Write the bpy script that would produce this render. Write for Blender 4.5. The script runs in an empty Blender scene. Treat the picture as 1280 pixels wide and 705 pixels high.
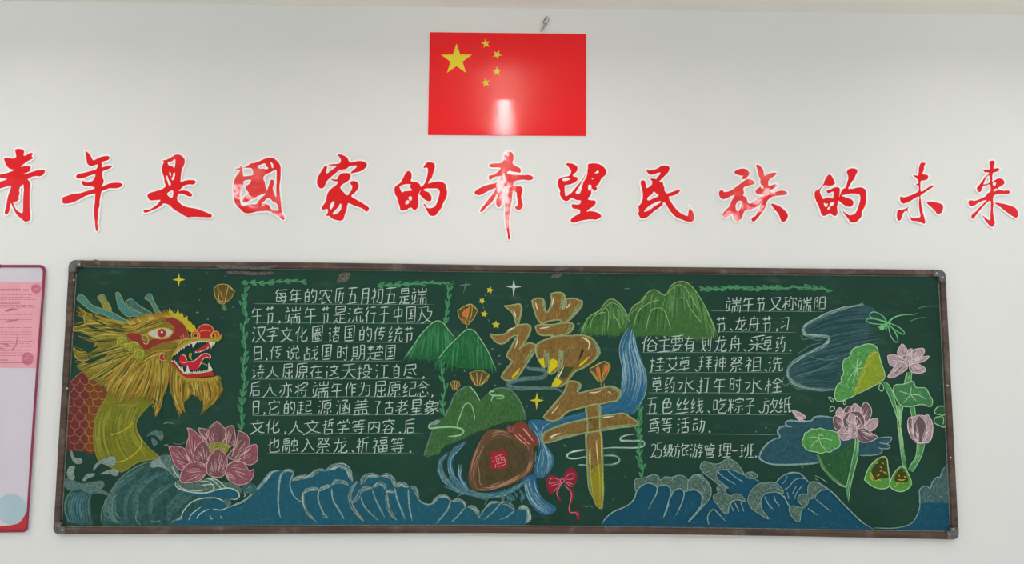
import bpy, bmesh, math, random
import numpy as np
from mathutils import Vector, Matrix
from mathutils.geometry import tessellate_polygon

random.seed(7)
scene = bpy.context.scene

# ------------------------------------------------------------------ camera
F = 924.0                       # focal length in pixels of a 1280 px wide frame
DIST, CAM_H = 3.42, 1.72        # metres from the wall, metres above the floor
UP = Vector((60, 7977, -924)).normalized()
RT = Vector((75000, -671, -924)).normalized()
FW = UP.cross(RT).normalized()
RT = FW.cross(UP).normalized()
R3 = Matrix((RT, FW, UP))       # camera axes -> world axes
cam_d = bpy.data.cameras.new('camera')
cam_d.sensor_width = 36.0
cam_d.lens = F * 36.0 / 1280.0
cam = bpy.data.objects.new('camera', cam_d)
scene.collection.objects.link(cam)
CAM = Vector((0.0, -DIST, CAM_H))
cam.matrix_world = Matrix.Translation(CAM) @ R3.to_4x4()
scene.camera = cam

# ------------------------------------------------------------------ light
world = bpy.data.worlds.new('world')
scene.world = world
world.use_nodes = True
bg = world.node_tree.nodes['Background']
bg.inputs[0].default_value = (0.93, 0.975, 1.0, 1)
bg.inputs[1].default_value = WORLD_S = 0.965
TUBE_W = 9.0                    # watts of each tube lamp
for X in (-2.35, 0.0, 2.35):    # three rows of hanging tube lamps running away from the wall
    for d in (1.30, 2.95, 4.50):
        for up in (0, 1):       # bare tubes: they light the room below and the ceiling above
            l = bpy.data.lights.new('tube_lamp', 'AREA')
            l.shape = 'RECTANGLE'; l.size = 0.05; l.size_y = 1.15
            l.energy = TUBE_W * (0.6 if up else 0.60); l.color = (1.0, 0.92, 0.82) if up else (0.97, 0.98, 1.0)
            o = bpy.data.objects.new('tube_lamp', l)
            o.location = (X, -d, CAM_H + 1.54 + 0.03 * up)
            o.rotation_euler = (math.pi * up, 0, 0)
            scene.collection.objects.link(o)
vs = scene.view_settings
vs.view_transform = 'Standard'; vs.look = 'None'; vs.exposure = 0.0; vs.gamma = 1.0
vs.use_curve_mapping = False

# ------------------------------------------------------------------ helpers
def lin(c):
    c /= 255.0
    return c / 12.92 if c <= 0.04045 else ((c + 0.055) / 1.055) ** 2.4
LIGHT = 0.90
def col(r, g, b):
    return tuple(min(0.93, lin(v) / LIGHT) for v in (r, g, b)) + (1.0,)

def wpt(x, y, depth):
    """the point at this place of the wall, DEPTH metres in front of it"""
    d = R3 @ Vector(((x - 640.0) / F, -(y - 352.5) / F, -1.0))
    t = (-depth - CAM.y) / d.y
    return CAM + d * t

def new_mat(name):
    m = bpy.data.materials.new(name); m.use_nodes = True
    nt = m.node_tree
    return m, nt, nt.nodes['Principled BSDF']
def node(nt, typ, **kw):
    n = nt.nodes.new(typ)
    for k, v in kw.items(): setattr(n, k, v)
    return n
def noise(nt, scale, detail=3.0, rough=0.6, stretch=None, rot=0.0):
    tc = node(nt, 'ShaderNodeNewGeometry')
    src = tc.outputs['Position']
    if stretch:
        mp = node(nt, 'ShaderNodeMapping')
        mp.inputs['Scale'].default_value = stretch
        mp.inputs['Rotation'].default_value = (0, rot, 0)
        nt.links.new(src, mp.inputs['Vector']); src = mp.outputs['Vector']
    n = node(nt, 'ShaderNodeTexNoise')
    n.inputs['Scale'].default_value = scale
    n.inputs['Detail'].default_value = detail
    n.inputs['Roughness'].default_value = rough
    nt.links.new(src, n.inputs['Vector'])
    return n.outputs['Fac']
def remap(nt, fac, a, b, lo, hi):
    r = node(nt, 'ShaderNodeMapRange')
    for i, v in zip((1, 2, 3, 4), (a, b, lo, hi)): r.inputs[i].default_value = v
    nt.links.new(fac, r.inputs[0])
    return r.outputs[0]
def mix(nt, fac, c1, c2):
    m = node(nt, 'ShaderNodeMix', data_type='RGBA')
    for sock, v in ((m.inputs[6], c1), (m.inputs[7], c2)):
        if isinstance(v, tuple): sock.default_value = v
        else: nt.links.new(v, sock)
    if isinstance(fac, float): m.inputs[0].default_value = fac
    else: nt.links.new(fac, m.inputs[0])
    return m.outputs[2]
def bump(nt, p, fac, strength, dist):
    b = node(nt, 'ShaderNodeBump')
    b.inputs['Strength'].default_value = strength
    b.inputs['Distance'].default_value = dist
    nt.links.new(fac, b.inputs['Height'])
    nt.links.new(b.outputs[0], p.inputs['Normal'])

def plain(name, rgb, rough=0.6, spec=0.3, var=0.0, scale=30, rgb2=None, bmp=None, coat=0.0):
    m, nt, p = new_mat(name)
    p.inputs['Roughness'].default_value = rough
    p.inputs['Specular IOR Level'].default_value = spec
    p.inputs['Coat Weight'].default_value = coat
    c = col(*rgb)
    if rgb2 is None: rgb2 = tuple(v * (1 - var) for v in rgb)
    f = remap(nt, noise(nt, scale), 0.35, 0.65, 0, 1)
    nt.links.new(mix(nt, f, c, col(*rgb2)), p.inputs['Base Color'])
    if bmp: bump(nt, p, noise(nt, bmp[0], 2), bmp[1], bmp[2])
    return m

BOARD1, BOARD2 = (19, 51, 41), (29, 65, 53)
def board_colour(nt):
    f = remap(nt, noise(nt, 1.6, 4, 0.62), 0.3, 0.7, 0, 1)
    a = mix(nt, f, col(*BOARD1), col(*BOARD2))
    s = remap(nt, noise(nt, 5.0, 5, 0.7, (1, 1, 3.0), 0.3), 0.56, 0.80, 0.0, 0.22)   # wiped chalk dust
    return mix(nt, s, a, col(95, 120, 112))
CH = {}
def chalk(name, rgb, lo=0.55, hi=1.0, scale=130, stretch=None, rot=0.0):
    """chalk dust that lets the board show through between its grains"""
    m, nt, p = new_mat('chalk_' + name)
    p.inputs['Roughness'].default_value = 0.9
    p.inputs['Specular IOR Level'].default_value = 0.1
    f = remap(nt, noise(nt, scale, 3, 0.65, stretch, rot), 0.34, 0.62, lo, hi)
    nt.links.new(mix(nt, f, board_colour(nt), col(*rgb)), p.inputs['Base Color'])
    CH[name] = m
    return m

# ---- meshes laid out on the plane of the wall
CR = dict(A=(80,355,5.875), B=(180,385,7.05), C=(75,440,5.875), D=(180,460,7.05), E=(70,540,5.425), F=(200,520,7.046),
    G=(200,575,7.833), H=(320,570,7.421), I=(420,575,7.421), J=(540,560,6.409), K=(500,350,5.423), L=(530,455,5.875),
    M=(540,510,5.036), N=(610,350,5.036), O=(670,450,5.875), P=(670,540,6.409), Q=(720,345,5.036), R=(740,560,6.409),
    S=(860,565,6.714), T=(980,560,6.409), U=(1100,560,5.875), V=(970,370,5.875), X=(1030,380,5.036), Y=(930,480,6.409),
    Z=(1020,490,5.036), W=(1070,490,5.036), a=(240,340,7.05), b=(290,340,8.533), c=(430,340,7.529), d=(530,330,9.846),
    e=(860,335,6.4), g=(80,355,2.9375), p=(0,0,1.0), f=(520,10,4.147), n=(0,600,6.714), m=(0,330,11.75), q=(0,390,8.817),
    c1=(0,184,6.409), c2=(72,184,6.409), c3=(176,184,6.409), c4=(284,184,6.409), c5=(388,184,6.409), c6=(484,184,6.409),
    c7=(586,188,5.875), c8=(688,194,7.05), c9=(788,194,7.05), c10=(892,194,7.05), c11=(1008,194,7.05), c12=(1112,194,7.05), c13=(1200,190,7.05))
def pts(cr, s):
    """measured outline 'x y x y ...' -> list of places on the wall"""
    x0, y0, k = CR[cr]
    v = [float(t) for t in s.replace(',', ' ').split()]
    return [(x0 + v[i] / k, y0 + v[i + 1] / k) for i in range(0, len(v) - 1, 2)]
def cat(p, closed=False, n=4):
    """smooth curve through the points"""
    m = len(p)
    if m < 3: return list(p)
    out = []
    for i in range(m if closed else m - 1):
        if closed: a, b, c, d = p[i - 1], p[i], p[(i + 1) % m], p[(i + 2) % m]
        else: a, b, c, d = p[max(i - 1, 0)], p[i], p[i + 1], p[min(i + 2, m - 1)]
        for k in range(n):
            t = k / n
            out.append(tuple(0.5 * (2*b[j] + (c[j]-a[j])*t + (2*a[j]-5*b[j]+4*c[j]-d[j])*t*t + (3*b[j]-a[j]-3*c[j]+d[j])*t**3) for j in (0, 1)))
    if not closed: out.append(p[-1])
    return out
def resample(p, n):
    L = [0]
    for a, b in zip(p, p[1:]): L.append(L[-1] + math.dist(a, b))
    out = []; j = 0
    for i in range(n):
        t = L[-1] * i / (n - 1)
        while j < len(p) - 2 and L[j + 1] < t: j += 1
        s = (t - L[j]) / max(L[j + 1] - L[j], 1e-9)
        out.append((p[j][0] + (p[j+1][0]-p[j][0]) * s, p[j][1] + (p[j+1][1]-p[j][1]) * s))
    return out

class Draw:
    """collects flat shapes and strokes of one drawing; build() links them as ONE mesh object"""
    def __init__(self, depth=0.0125, step=1.6e-6):
        self.v = []; self.f = []; self.mi = []; self.mats = []; self.depth = depth; self.step = step
    def m(self, mat):
        if isinstance(mat, str): mat = CH[mat]
        if mat not in self.mats: self.mats.append(mat)
        return self.mats.index(mat)
    def fill(self, mat, outer, holes=(), smooth=True):
        k = self.m(mat); self.depth += self.step
        loops = [cat(outer, True) if smooth else outer] + [cat(h, True) if smooth else h for h in holes]
        base = len(self.v)
        flat = [q for l in loops for q in l]
        self.v += [wpt(x, y, self.depth) for x, y in flat]
        if len(loops) == 1 and len(flat) < 5:
            tris = [tuple(range(len(flat)))]
        else:
            tris = tessellate_polygon([[Vector((x, y, 0)) for x, y in l] for l in loops])
        for t in tris:
            self.f.append([base + i for i in t]); self.mi.append(k)
    def line(self, mat, w, p, ta=0.06, tb=0.12, smooth=True, closed=False, wob=0.0):
        if len(p) < 2: return
        k = self.m(mat); self.depth += self.step
        if closed: p = list(p) + [p[0]]
        if smooth and len(p) > 2: p = cat(p)
        L = sum(math.dist(a, b) for a, b in zip(p, p[1:]))
        p = resample(p, max(2, min(60, int(L / 2.2) + 2))) if smooth else p
        base = len(self.v); n = len(p)
        for i in range(n):
            a, b = p[max(i - 1, 0)], p[min(i + 1, n - 1)]
            dx, dy = b[0] - a[0], b[1] - a[1]; l = math.hypot(dx, dy) or 1
            t = i / (n - 1)
            ww = w * 0.5
            if ta: ww *= min(1, 0.25 + 0.75 * t / ta)
            if tb: ww *= min(1, 0.25 + 0.75 * (1 - t) / tb)
            if wob: ww *= 1 + random.uniform(-wob, wob)
            self.v.append(wpt(p[i][0] - dy / l * ww, p[i][1] + dx / l * ww, self.depth))
            self.v.append(wpt(p[i][0] + dy / l * ww, p[i][1] - dx / l * ww, self.depth))
        for i in range(n - 1):
            self.f.append([base + 2*i, base + 2*i + 1, base + 2*i + 3, base + 2*i + 2]); self.mi.append(k)
    def outline(self, mat, w, p, **kw):
        self.line(mat, w, p, ta=0, tb=0, closed=True, **kw)
    def disc(self, mat, c, r, n=14, ry=None):
        ry = ry or r
        self.fill(mat, [(c[0] + r*math.cos(6.2832*i/n), c[1] + ry*math.sin(6.2832*i/n)) for i in range(n)], smooth=False)
    def strands(self, mats, w, guides, n, jit=1.0, lo=0.0, hi=1.0):
        """hair-like strokes running between neighbouring guide curves"""
        g = [resample(cat(q), 9) for q in guides]
        for _ in range(n):
            u = random.uniform(0, len(g) - 1.001); i = int(u); t = u - i
            s0 = random.uniform(lo, lo + (hi - lo) * 0.6); s1 = min(hi, s0 + random.uniform(0.3, 0.75))
            q = [tuple(g[i][k][j] * (1 - t) + g[i+1][k][j] * t for j in (0, 1)) for k in range(9)]
            q = resample(q, 21)[int(s0 * 20): int(s1 * 20) + 1]
            if len(q) < 4: continue
            ox, oy = random.gauss(0, jit), random.gauss(0, jit)
            q = [(x + ox, y + oy) for x, y in resample(q, 6)]
            self.line(random.choice(mats), w * random.uniform(0.6, 1.3), q, ta=0.2, tb=0.5)
    def scatter(self, mats, region, n, ln, w, ang, aj=0.25):
        """short hatching strokes inside a region"""
        xs = [q[0] for q in region]; ys = [q[1] for q in region]
        k = 0; tries = 0
        while k < n and tries < n * 20:
            tries += 1
            x, y = random.uniform(min(xs), max(xs)), random.uniform(min(ys), max(ys))
            if not inside(x, y, region): continue
            a = ang + random.gauss(0, aj); l = ln * random.uniform(0.5, 1.3)
            e = (x + l * math.cos(a), y + l * math.sin(a))
            if not inside(e[0], e[1], region): continue
            self.line(random.choice(mats), w * random.uniform(0.6, 1.2), [(x, y), e], ta=0.3, tb=0.4, smooth=False)
            k += 1
    def build(self, name, parent=None, label=None):
        off = world_loc(parent)
        me = bpy.data.meshes.new(name)
        me.from_pydata([q - off for q in self.v], [], self.f)
        for mt in self.mats: me.materials.append(mt)
        me.polygons.foreach_set('material_index', self.mi)
        me.update()
        return link(name, me, parent, label)
def inside(x, y, poly):
    c = False; j = len(poly) - 1
    for i in range(len(poly)):
        xi, yi = poly[i]; xj, yj = poly[j]
        if (yi > y) != (yj > y) and x < (xj - xi) * (y - yi) / (yj - yi) + xi: c = not c
        j = i
    return c
def world_loc(o):
    v = Vector((0, 0, 0))
    while o is not None:
        v += o.location; o = o.parent
    return v
def link(name, me, parent=None, label=None):
    o = bpy.data.objects.new(name, me)
    scene.collection.objects.link(o)
    if parent is not None: o.parent = parent
    if label: o['label'] = label
    return o
def thing(name, label, cate, loc, group=None):
    o = bpy.data.objects.new(name, None)
    scene.collection.objects.link(o)
    o.location = loc; o.empty_display_size = 0.05
    o['label'] = label; o['category'] = cate
    if group: o['group'] = group
    return o
def solid(name, mat, loops, d0, d1, parent=None, label=None, bevel=0.0, kind=None):
    """a slab with the given outline (first loop) and holes, standing from D0 to D1 in front of the wall"""
    off = world_loc(parent)
    flat = [q for l in loops for q in l]; n = len(flat)
    Fv = [wpt(x, y, d1) for x, y in flat]
    V = [Vector((q.x, -d0, q.z)) for q in Fv]      # straight sides, square to the wall
    tris = tessellate_polygon([[Vector((x, y, 0)) for x, y in l] for l in loops])
    faces = [[n + i for i in t] for t in tris] + [list(reversed(t)) for t in tris]
    b = 0
    for l in loops:
        k = len(l)
        for i in range(k):
            faces.append([b + i, b + (i + 1) % k, n + b + (i + 1) % k, n + b + i])
        b += k
    me = bpy.data.meshes.new(name)
    me.from_pydata([q - off for q in V + Fv], [], faces)
    bm = bmesh.new(); bm.from_mesh(me)
    bmesh.ops.recalc_face_normals(bm, faces=bm.faces)
    if bevel:
        es = [e for e in bm.edges if len(e.link_faces) == 2 and e.calc_face_angle(0) > 0.9 and all(abs((v.co + off).y + d1) < 1e-6 for v in e.verts)]
        bmesh.ops.bevel(bm, geom=es, offset=bevel, segments=2, affect='EDGES', clamp_overlap=True)
    bm.to_mesh(me); bm.free()
    me.materials.append(mat)
    o = link(name, me, parent, label)
    if kind: o['kind'] = kind
    return o

# ------------------------------------------------------------------ room
m_wall, nt, p = new_mat('wall_paint')
p.inputs['Roughness'].default_value = 0.75
p.inputs['Specular IOR Level'].default_value = 0.2
f = remap(nt, noise(nt, 1.1, 4, 0.6), 0.3, 0.7, 0, 1)
nt.links.new(mix(nt, f, col(216, 217, 216), col(219, 220, 218)), p.inputs['Base Color'])
bump(nt, p, noise(nt, 60, 3), 0.04, 0.004)
m_ceil = plain('ceiling_paint', (232, 228, 220), 0.8, 0.15, 0.02, 1.5, bmp=(25, 0.05, 0.006))
m_floor, nt, p = new_mat('floor_tiles')
tc = node(nt, 'ShaderNodeNewGeometry')
bt = node(nt, 'ShaderNodeTexBrick')
bt.offset = 0.0
for i, v in ((1, (0.64, 0.62, 0.59, 1)), (2, (0.60, 0.58, 0.55, 1)), (3, (0.3, 0.28, 0.25, 1))): bt.inputs[i].default_value = v
bt.inputs['Scale'].default_value = 1.0; bt.inputs['Mortar Size'].default_value = 0.004
bt.inputs['Brick Width'].default_value = 0.6; bt.inputs['Row Height'].default_value = 0.6
nt.links.new(tc.outputs['Position'], bt.inputs[0]); nt.links.new(bt.outputs[0], p.inputs['Base Color'])
p.inputs['Roughness'].default_value = 0.35
def slab(name, x0, x1, y0, y1, z0, z1, mat):
    me = bpy.data.meshes.new(name)
    bm = bmesh.new()
    bmesh.ops.create_cube(bm, size=1, matrix=Matrix.Translation(((x0+x1)/2, (y0+y1)/2, (z0+z1)/2)) @ Matrix.Diagonal((x1-x0, y1-y0, z1-z0, 1)))
    bm.to_mesh(me); bm.free(); me.materials.append(mat)
    o = link(name, me); o['kind'] = 'structure'
    return o
CEIL = wpt(640, 10.2, 0).z
slab('wall_back', -4.6, 4.6, 0, 0.2, 0, CEIL + 0.15, m_wall)
slab('ceiling', -4.6, 4.6, -7.0, 0.0, CEIL, CEIL + 0.15, m_ceil)
slab('floor', -4.6, 4.6, -7.0, 0.2, -0.15, 0, m_floor)
slab('baseboard_back', -4.6, 4.6, -0.012, 0.0, 0, 0.10, plain('baseboard_tile', (120, 95, 80), 0.4, 0.4, 0.1))

# ------------------------------------------------------------------ chalkboard body
m_board, nt, p = new_mat('chalkboard_green')
p.inputs['Roughness'].default_value = 0.5
p.inputs['Specular IOR Level'].default_value = 0.14
nt.links.new(board_colour(nt), p.inputs['Base Color'])
m_frame, nt, p = new_mat('brown_frame')
p.inputs['Roughness'].default_value = 0.42
p.inputs['Specular IOR Level'].default_value = 0.4
g = mix(nt, remap(nt, noise(nt, 9, 4, 0.6, (0.35, 1, 6)), 0.35, 0.65, 0, 1), col(54, 40, 32), col(80, 62, 49))
w = remap(nt, noise(nt, 7, 5, 0.7, (1, 1, 1)), 0.54, 0.72, 0, 0.75)
nt.links.new(mix(nt, w, g, col(122, 110, 102)), p.inputs['Base Color'])
m_cap = plain('grey_corner_plastic', (98, 96, 94), 0.4, 0.4, 0.2, 40)
m_bead = plain('pale_inner_bead', (120, 128, 118), 0.45, 0.4, 0.35, 60)
m_screw = plain('pale_screw', (190, 188, 180), 0.35, 0.5, 0.1)
m_resid = plain('tape_residue', (112, 106, 98), 0.7, 0.2, 0, 160, (44, 48, 40))
m_peel = plain('bare_plaster_edge', (225, 205, 195), 0.8, 0.2, 0.1, 80)

OUT_T = pts('p', '86 325 400 328 640 331.5 900 334.2 1100 336.2 1182 337.2')
IN_T = pts('p', '95 333.5 400 337.3 640 340.4 900 343 1100 344.8 1174 345.4')
OUT_B = pts('p', '66 668 200 667.8 420 666.8 600 666.6 800 667.8 1000 670.5 1199 674.6')
IN_B = pts('p', '76 658.4 200 658 420 656.8 600 656.6 740 658.2 880 659.8 1000 661.6 1189 664.4')
OUT_L, IN_L = [OUT_T[0], OUT_B[0]], [IN_T[0], IN_B[0]]
OUT_R, IN_R = [OUT_T[-1], OUT_B[-1]], [IN_T[-1], IN_B[-1]]
bl = wpt(640, 667, 0)
board = thing('chalkboard', 'long green chalkboard covered in dragon boat festival chalk drawings and handwriting', 'chalkboard', (bl.x, 0, bl.z))
solid('writing_surface', m_board, [IN_T + list(reversed(IN_B))], 0.0, 0.012, board)
def rail(outer, inner, n=16):
    """sweeps a rounded channel profile between the outer and the inner edge"""
    a, b = resample(outer, n), resample(inner, n)
    prof = [(-0.02, 0.0), (0.0, 0.019), (0.07, 0.0235), (0.2, 0.025), (0.72, 0.025), (0.84, 0.0225), (0.9, 0.0165), (0.92, 0.0150), (1.0, 0.0142), (1.04, 0.0)]
    V, Fc, mi = [], [], []
    off = world_loc(board)
    for i in range(n):
        for t, d in prof:
            x, y = a[i][0] + (b[i][0]-a[i][0]) * t, a[i][1] + (b[i][1]-a[i][1]) * t
            q = wpt(x, y, 0.022); V.append(Vector((q.x, -d, q.z)) - off)
    k = len(prof)
    for i in range(n - 1):
        for j in range(k - 1):
            Fc.append([i*k + j, i*k + j + 1, (i+1)*k + j + 1, (i+1)*k + j]); mi.append(1 if j >= k - 3 else 0)
    Fc.append(list(range(k))); mi.append(0); Fc.append(list(range((n-1)*k, n*k))); mi.append(0)
    me = bpy.data.meshes.new('frame_rail'); me.from_pydata(V, [], Fc)
    me.materials.append(m_frame); me.materials.append(m_bead)
    me.polygons.foreach_set('material_index', mi)
    bm = bmesh.new(); bm.from_mesh(me); bmesh.ops.recalc_face_normals(bm, faces=bm.faces); bm.to_mesh(me); bm.free()
    return link('frame_rail', me, board)
def lerp(a, b, t): return tuple(a[i] + (b[i] - a[i]) * t for i in (0, 1))
def trimmed(outer, inner, n, cut=10.0):
    """the rails stop short of the rounded corner pieces"""
    k = 200; a, b = resample(outer, k), resample(inner, k)
    L = sum(math.dist(p_, q_) for p_, q_ in zip(a, a[1:])); c = max(1, int(k * cut / L))
    return rail(a[c:k - c], b[c:k - c], n)
RT_, RB_, RL_, RR_ = trimmed(OUT_T, IN_T, 24), trimmed(OUT_B, IN_B, 24), trimmed(OUT_L, IN_L, 12), trimmed(OUT_R, IN_R, 12)
def cap(o, i, o_h, o_v, s):
    """rounded plastic corner piece: outer corner O, inner corner I, neighbours along the rails"""
    h, v = lerp(o, o_h, s), lerp(o, o_v, s)
    a, b = lerp(o, h, 0.62), lerp(o, v, 0.62)
    arc = [lerp(lerp(a, o, t / 8), lerp(o, b, t / 8), t / 8) for t in range(9)]
    ih = (h[0] + (i[0]-o[0]) * 0 , i[1] + (h[1]-o[1])); iv = (i[0] + (v[0]-o[0]), v[1])
    loop = [h] + arc + [v, iv, i, ih]
    ob = solid('corner_cap', m_cap, [loop], 0.0, 0.0275, board, bevel=0.002)
    return ob
def arm(o, a, L):
    d = math.dist(o, a); return lerp(o, a, L / d)
CAPS = []
for o, i, oh, ov in ((OUT_T[0], IN_T[0], OUT_T[1], OUT_L[1]), (OUT_T[-1], IN_T[-1], OUT_T[-2], OUT_R[1]),
                     (OUT_B[0], IN_B[0], OUT_B[1], OUT_L[0]), (OUT_B[-1], IN_B[-1], OUT_B[-2], OUT_R[0])):
    CAPS.append(cap(o, i, arm(o, oh, 15), arm(o, ov, 15), 1.0))
def dome(name, x, y, d, r, mat, parent):
    q = wpt(x, y, d) - world_loc(parent)
    bm = bmesh.new()
    bmesh.ops.create_uvsphere(bm, u_segments=12, v_segments=8, radius=r, matrix=Matrix.Translation(q) @ Matrix.Diagonal((1, 0.5, 1, 1)))
    me = bpy.data.meshes.new(name); bm.to_mesh(me); bm.free(); me.materials.append(mat)
    for f_ in me.polygons: f_.use_smooth = True
    return link(name, me, parent)
for x, y, par in ((538.5, 337.3, RT_), (726, 339.5, RT_), (990, 342, RT_), (297, 659.4, RB_), (529, 658.2, RB_), (757.5, 659.4, RB_), (993, 663, RB_),
                  (1184.5, 482, RR_), (1188.3, 572, RR_), (84, 485.5, RL_), (92.5, 350, RL_),
                  (1178.5, 347, CAPS[1]), (1171, 341.5, CAPS[1]), (78, 662.5, CAPS[2]), (72.5, 657, CAPS[2]), (1192, 661.5, CAPS[3]), (1187, 668, CAPS[3]), (99, 330.5, CAPS[0])):
    dome('screw', x, y, 0.0165 if par in (RT_, RB_) else 0.0255 if par in (RL_, RR_) else 0.0275, 0.0042, m_screw, par)
for nm, mt, reg, dp in (('tape_residue', m_resid, '426 342 436 341 438 345 433 352 427 353 421 352', 0.0135), ('tape_residue', m_resid, '690 344 697 342.5 703 343 699 346.5 692 348 689 347', 0.0135),
                    ('tape_residue', m_resid, '271 331 290 331 310 333 332 332.5 346 331 343 334.5 322 337 296 335.5 274 335', 0.0255),
                    ('tape_residue', m_resid, '284 339 306 339 322 340 340 339.5 340 343 318 344 300 342.5 286 342', 0.0135),
                    ('tape_residue', m_resid, '117 324.5 123 325.5 126 331 121 331 118 328', 0.0255),
                    ('tape_residue', m_resid, '697 333.5 709 332 711 334.5 703 338 693 339', 0.0255)):
    d_ = Draw(dp); d_.fill(mt, pts('p', reg)); d_.build(nm, board)
for reg in ('576 666.2 600 665.2 622 666 665 666.2 668 667.4 640 667.2 600 667.2 580 667.4', '846 668 872 667.2 905 669 925 669.2 925 670.3 880 669.8 850 669.4'):
    d_ = Draw(0.0200); d_.fill(m_peel, pts('p', reg)); d_.build('bare_edge', RB_)

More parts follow.
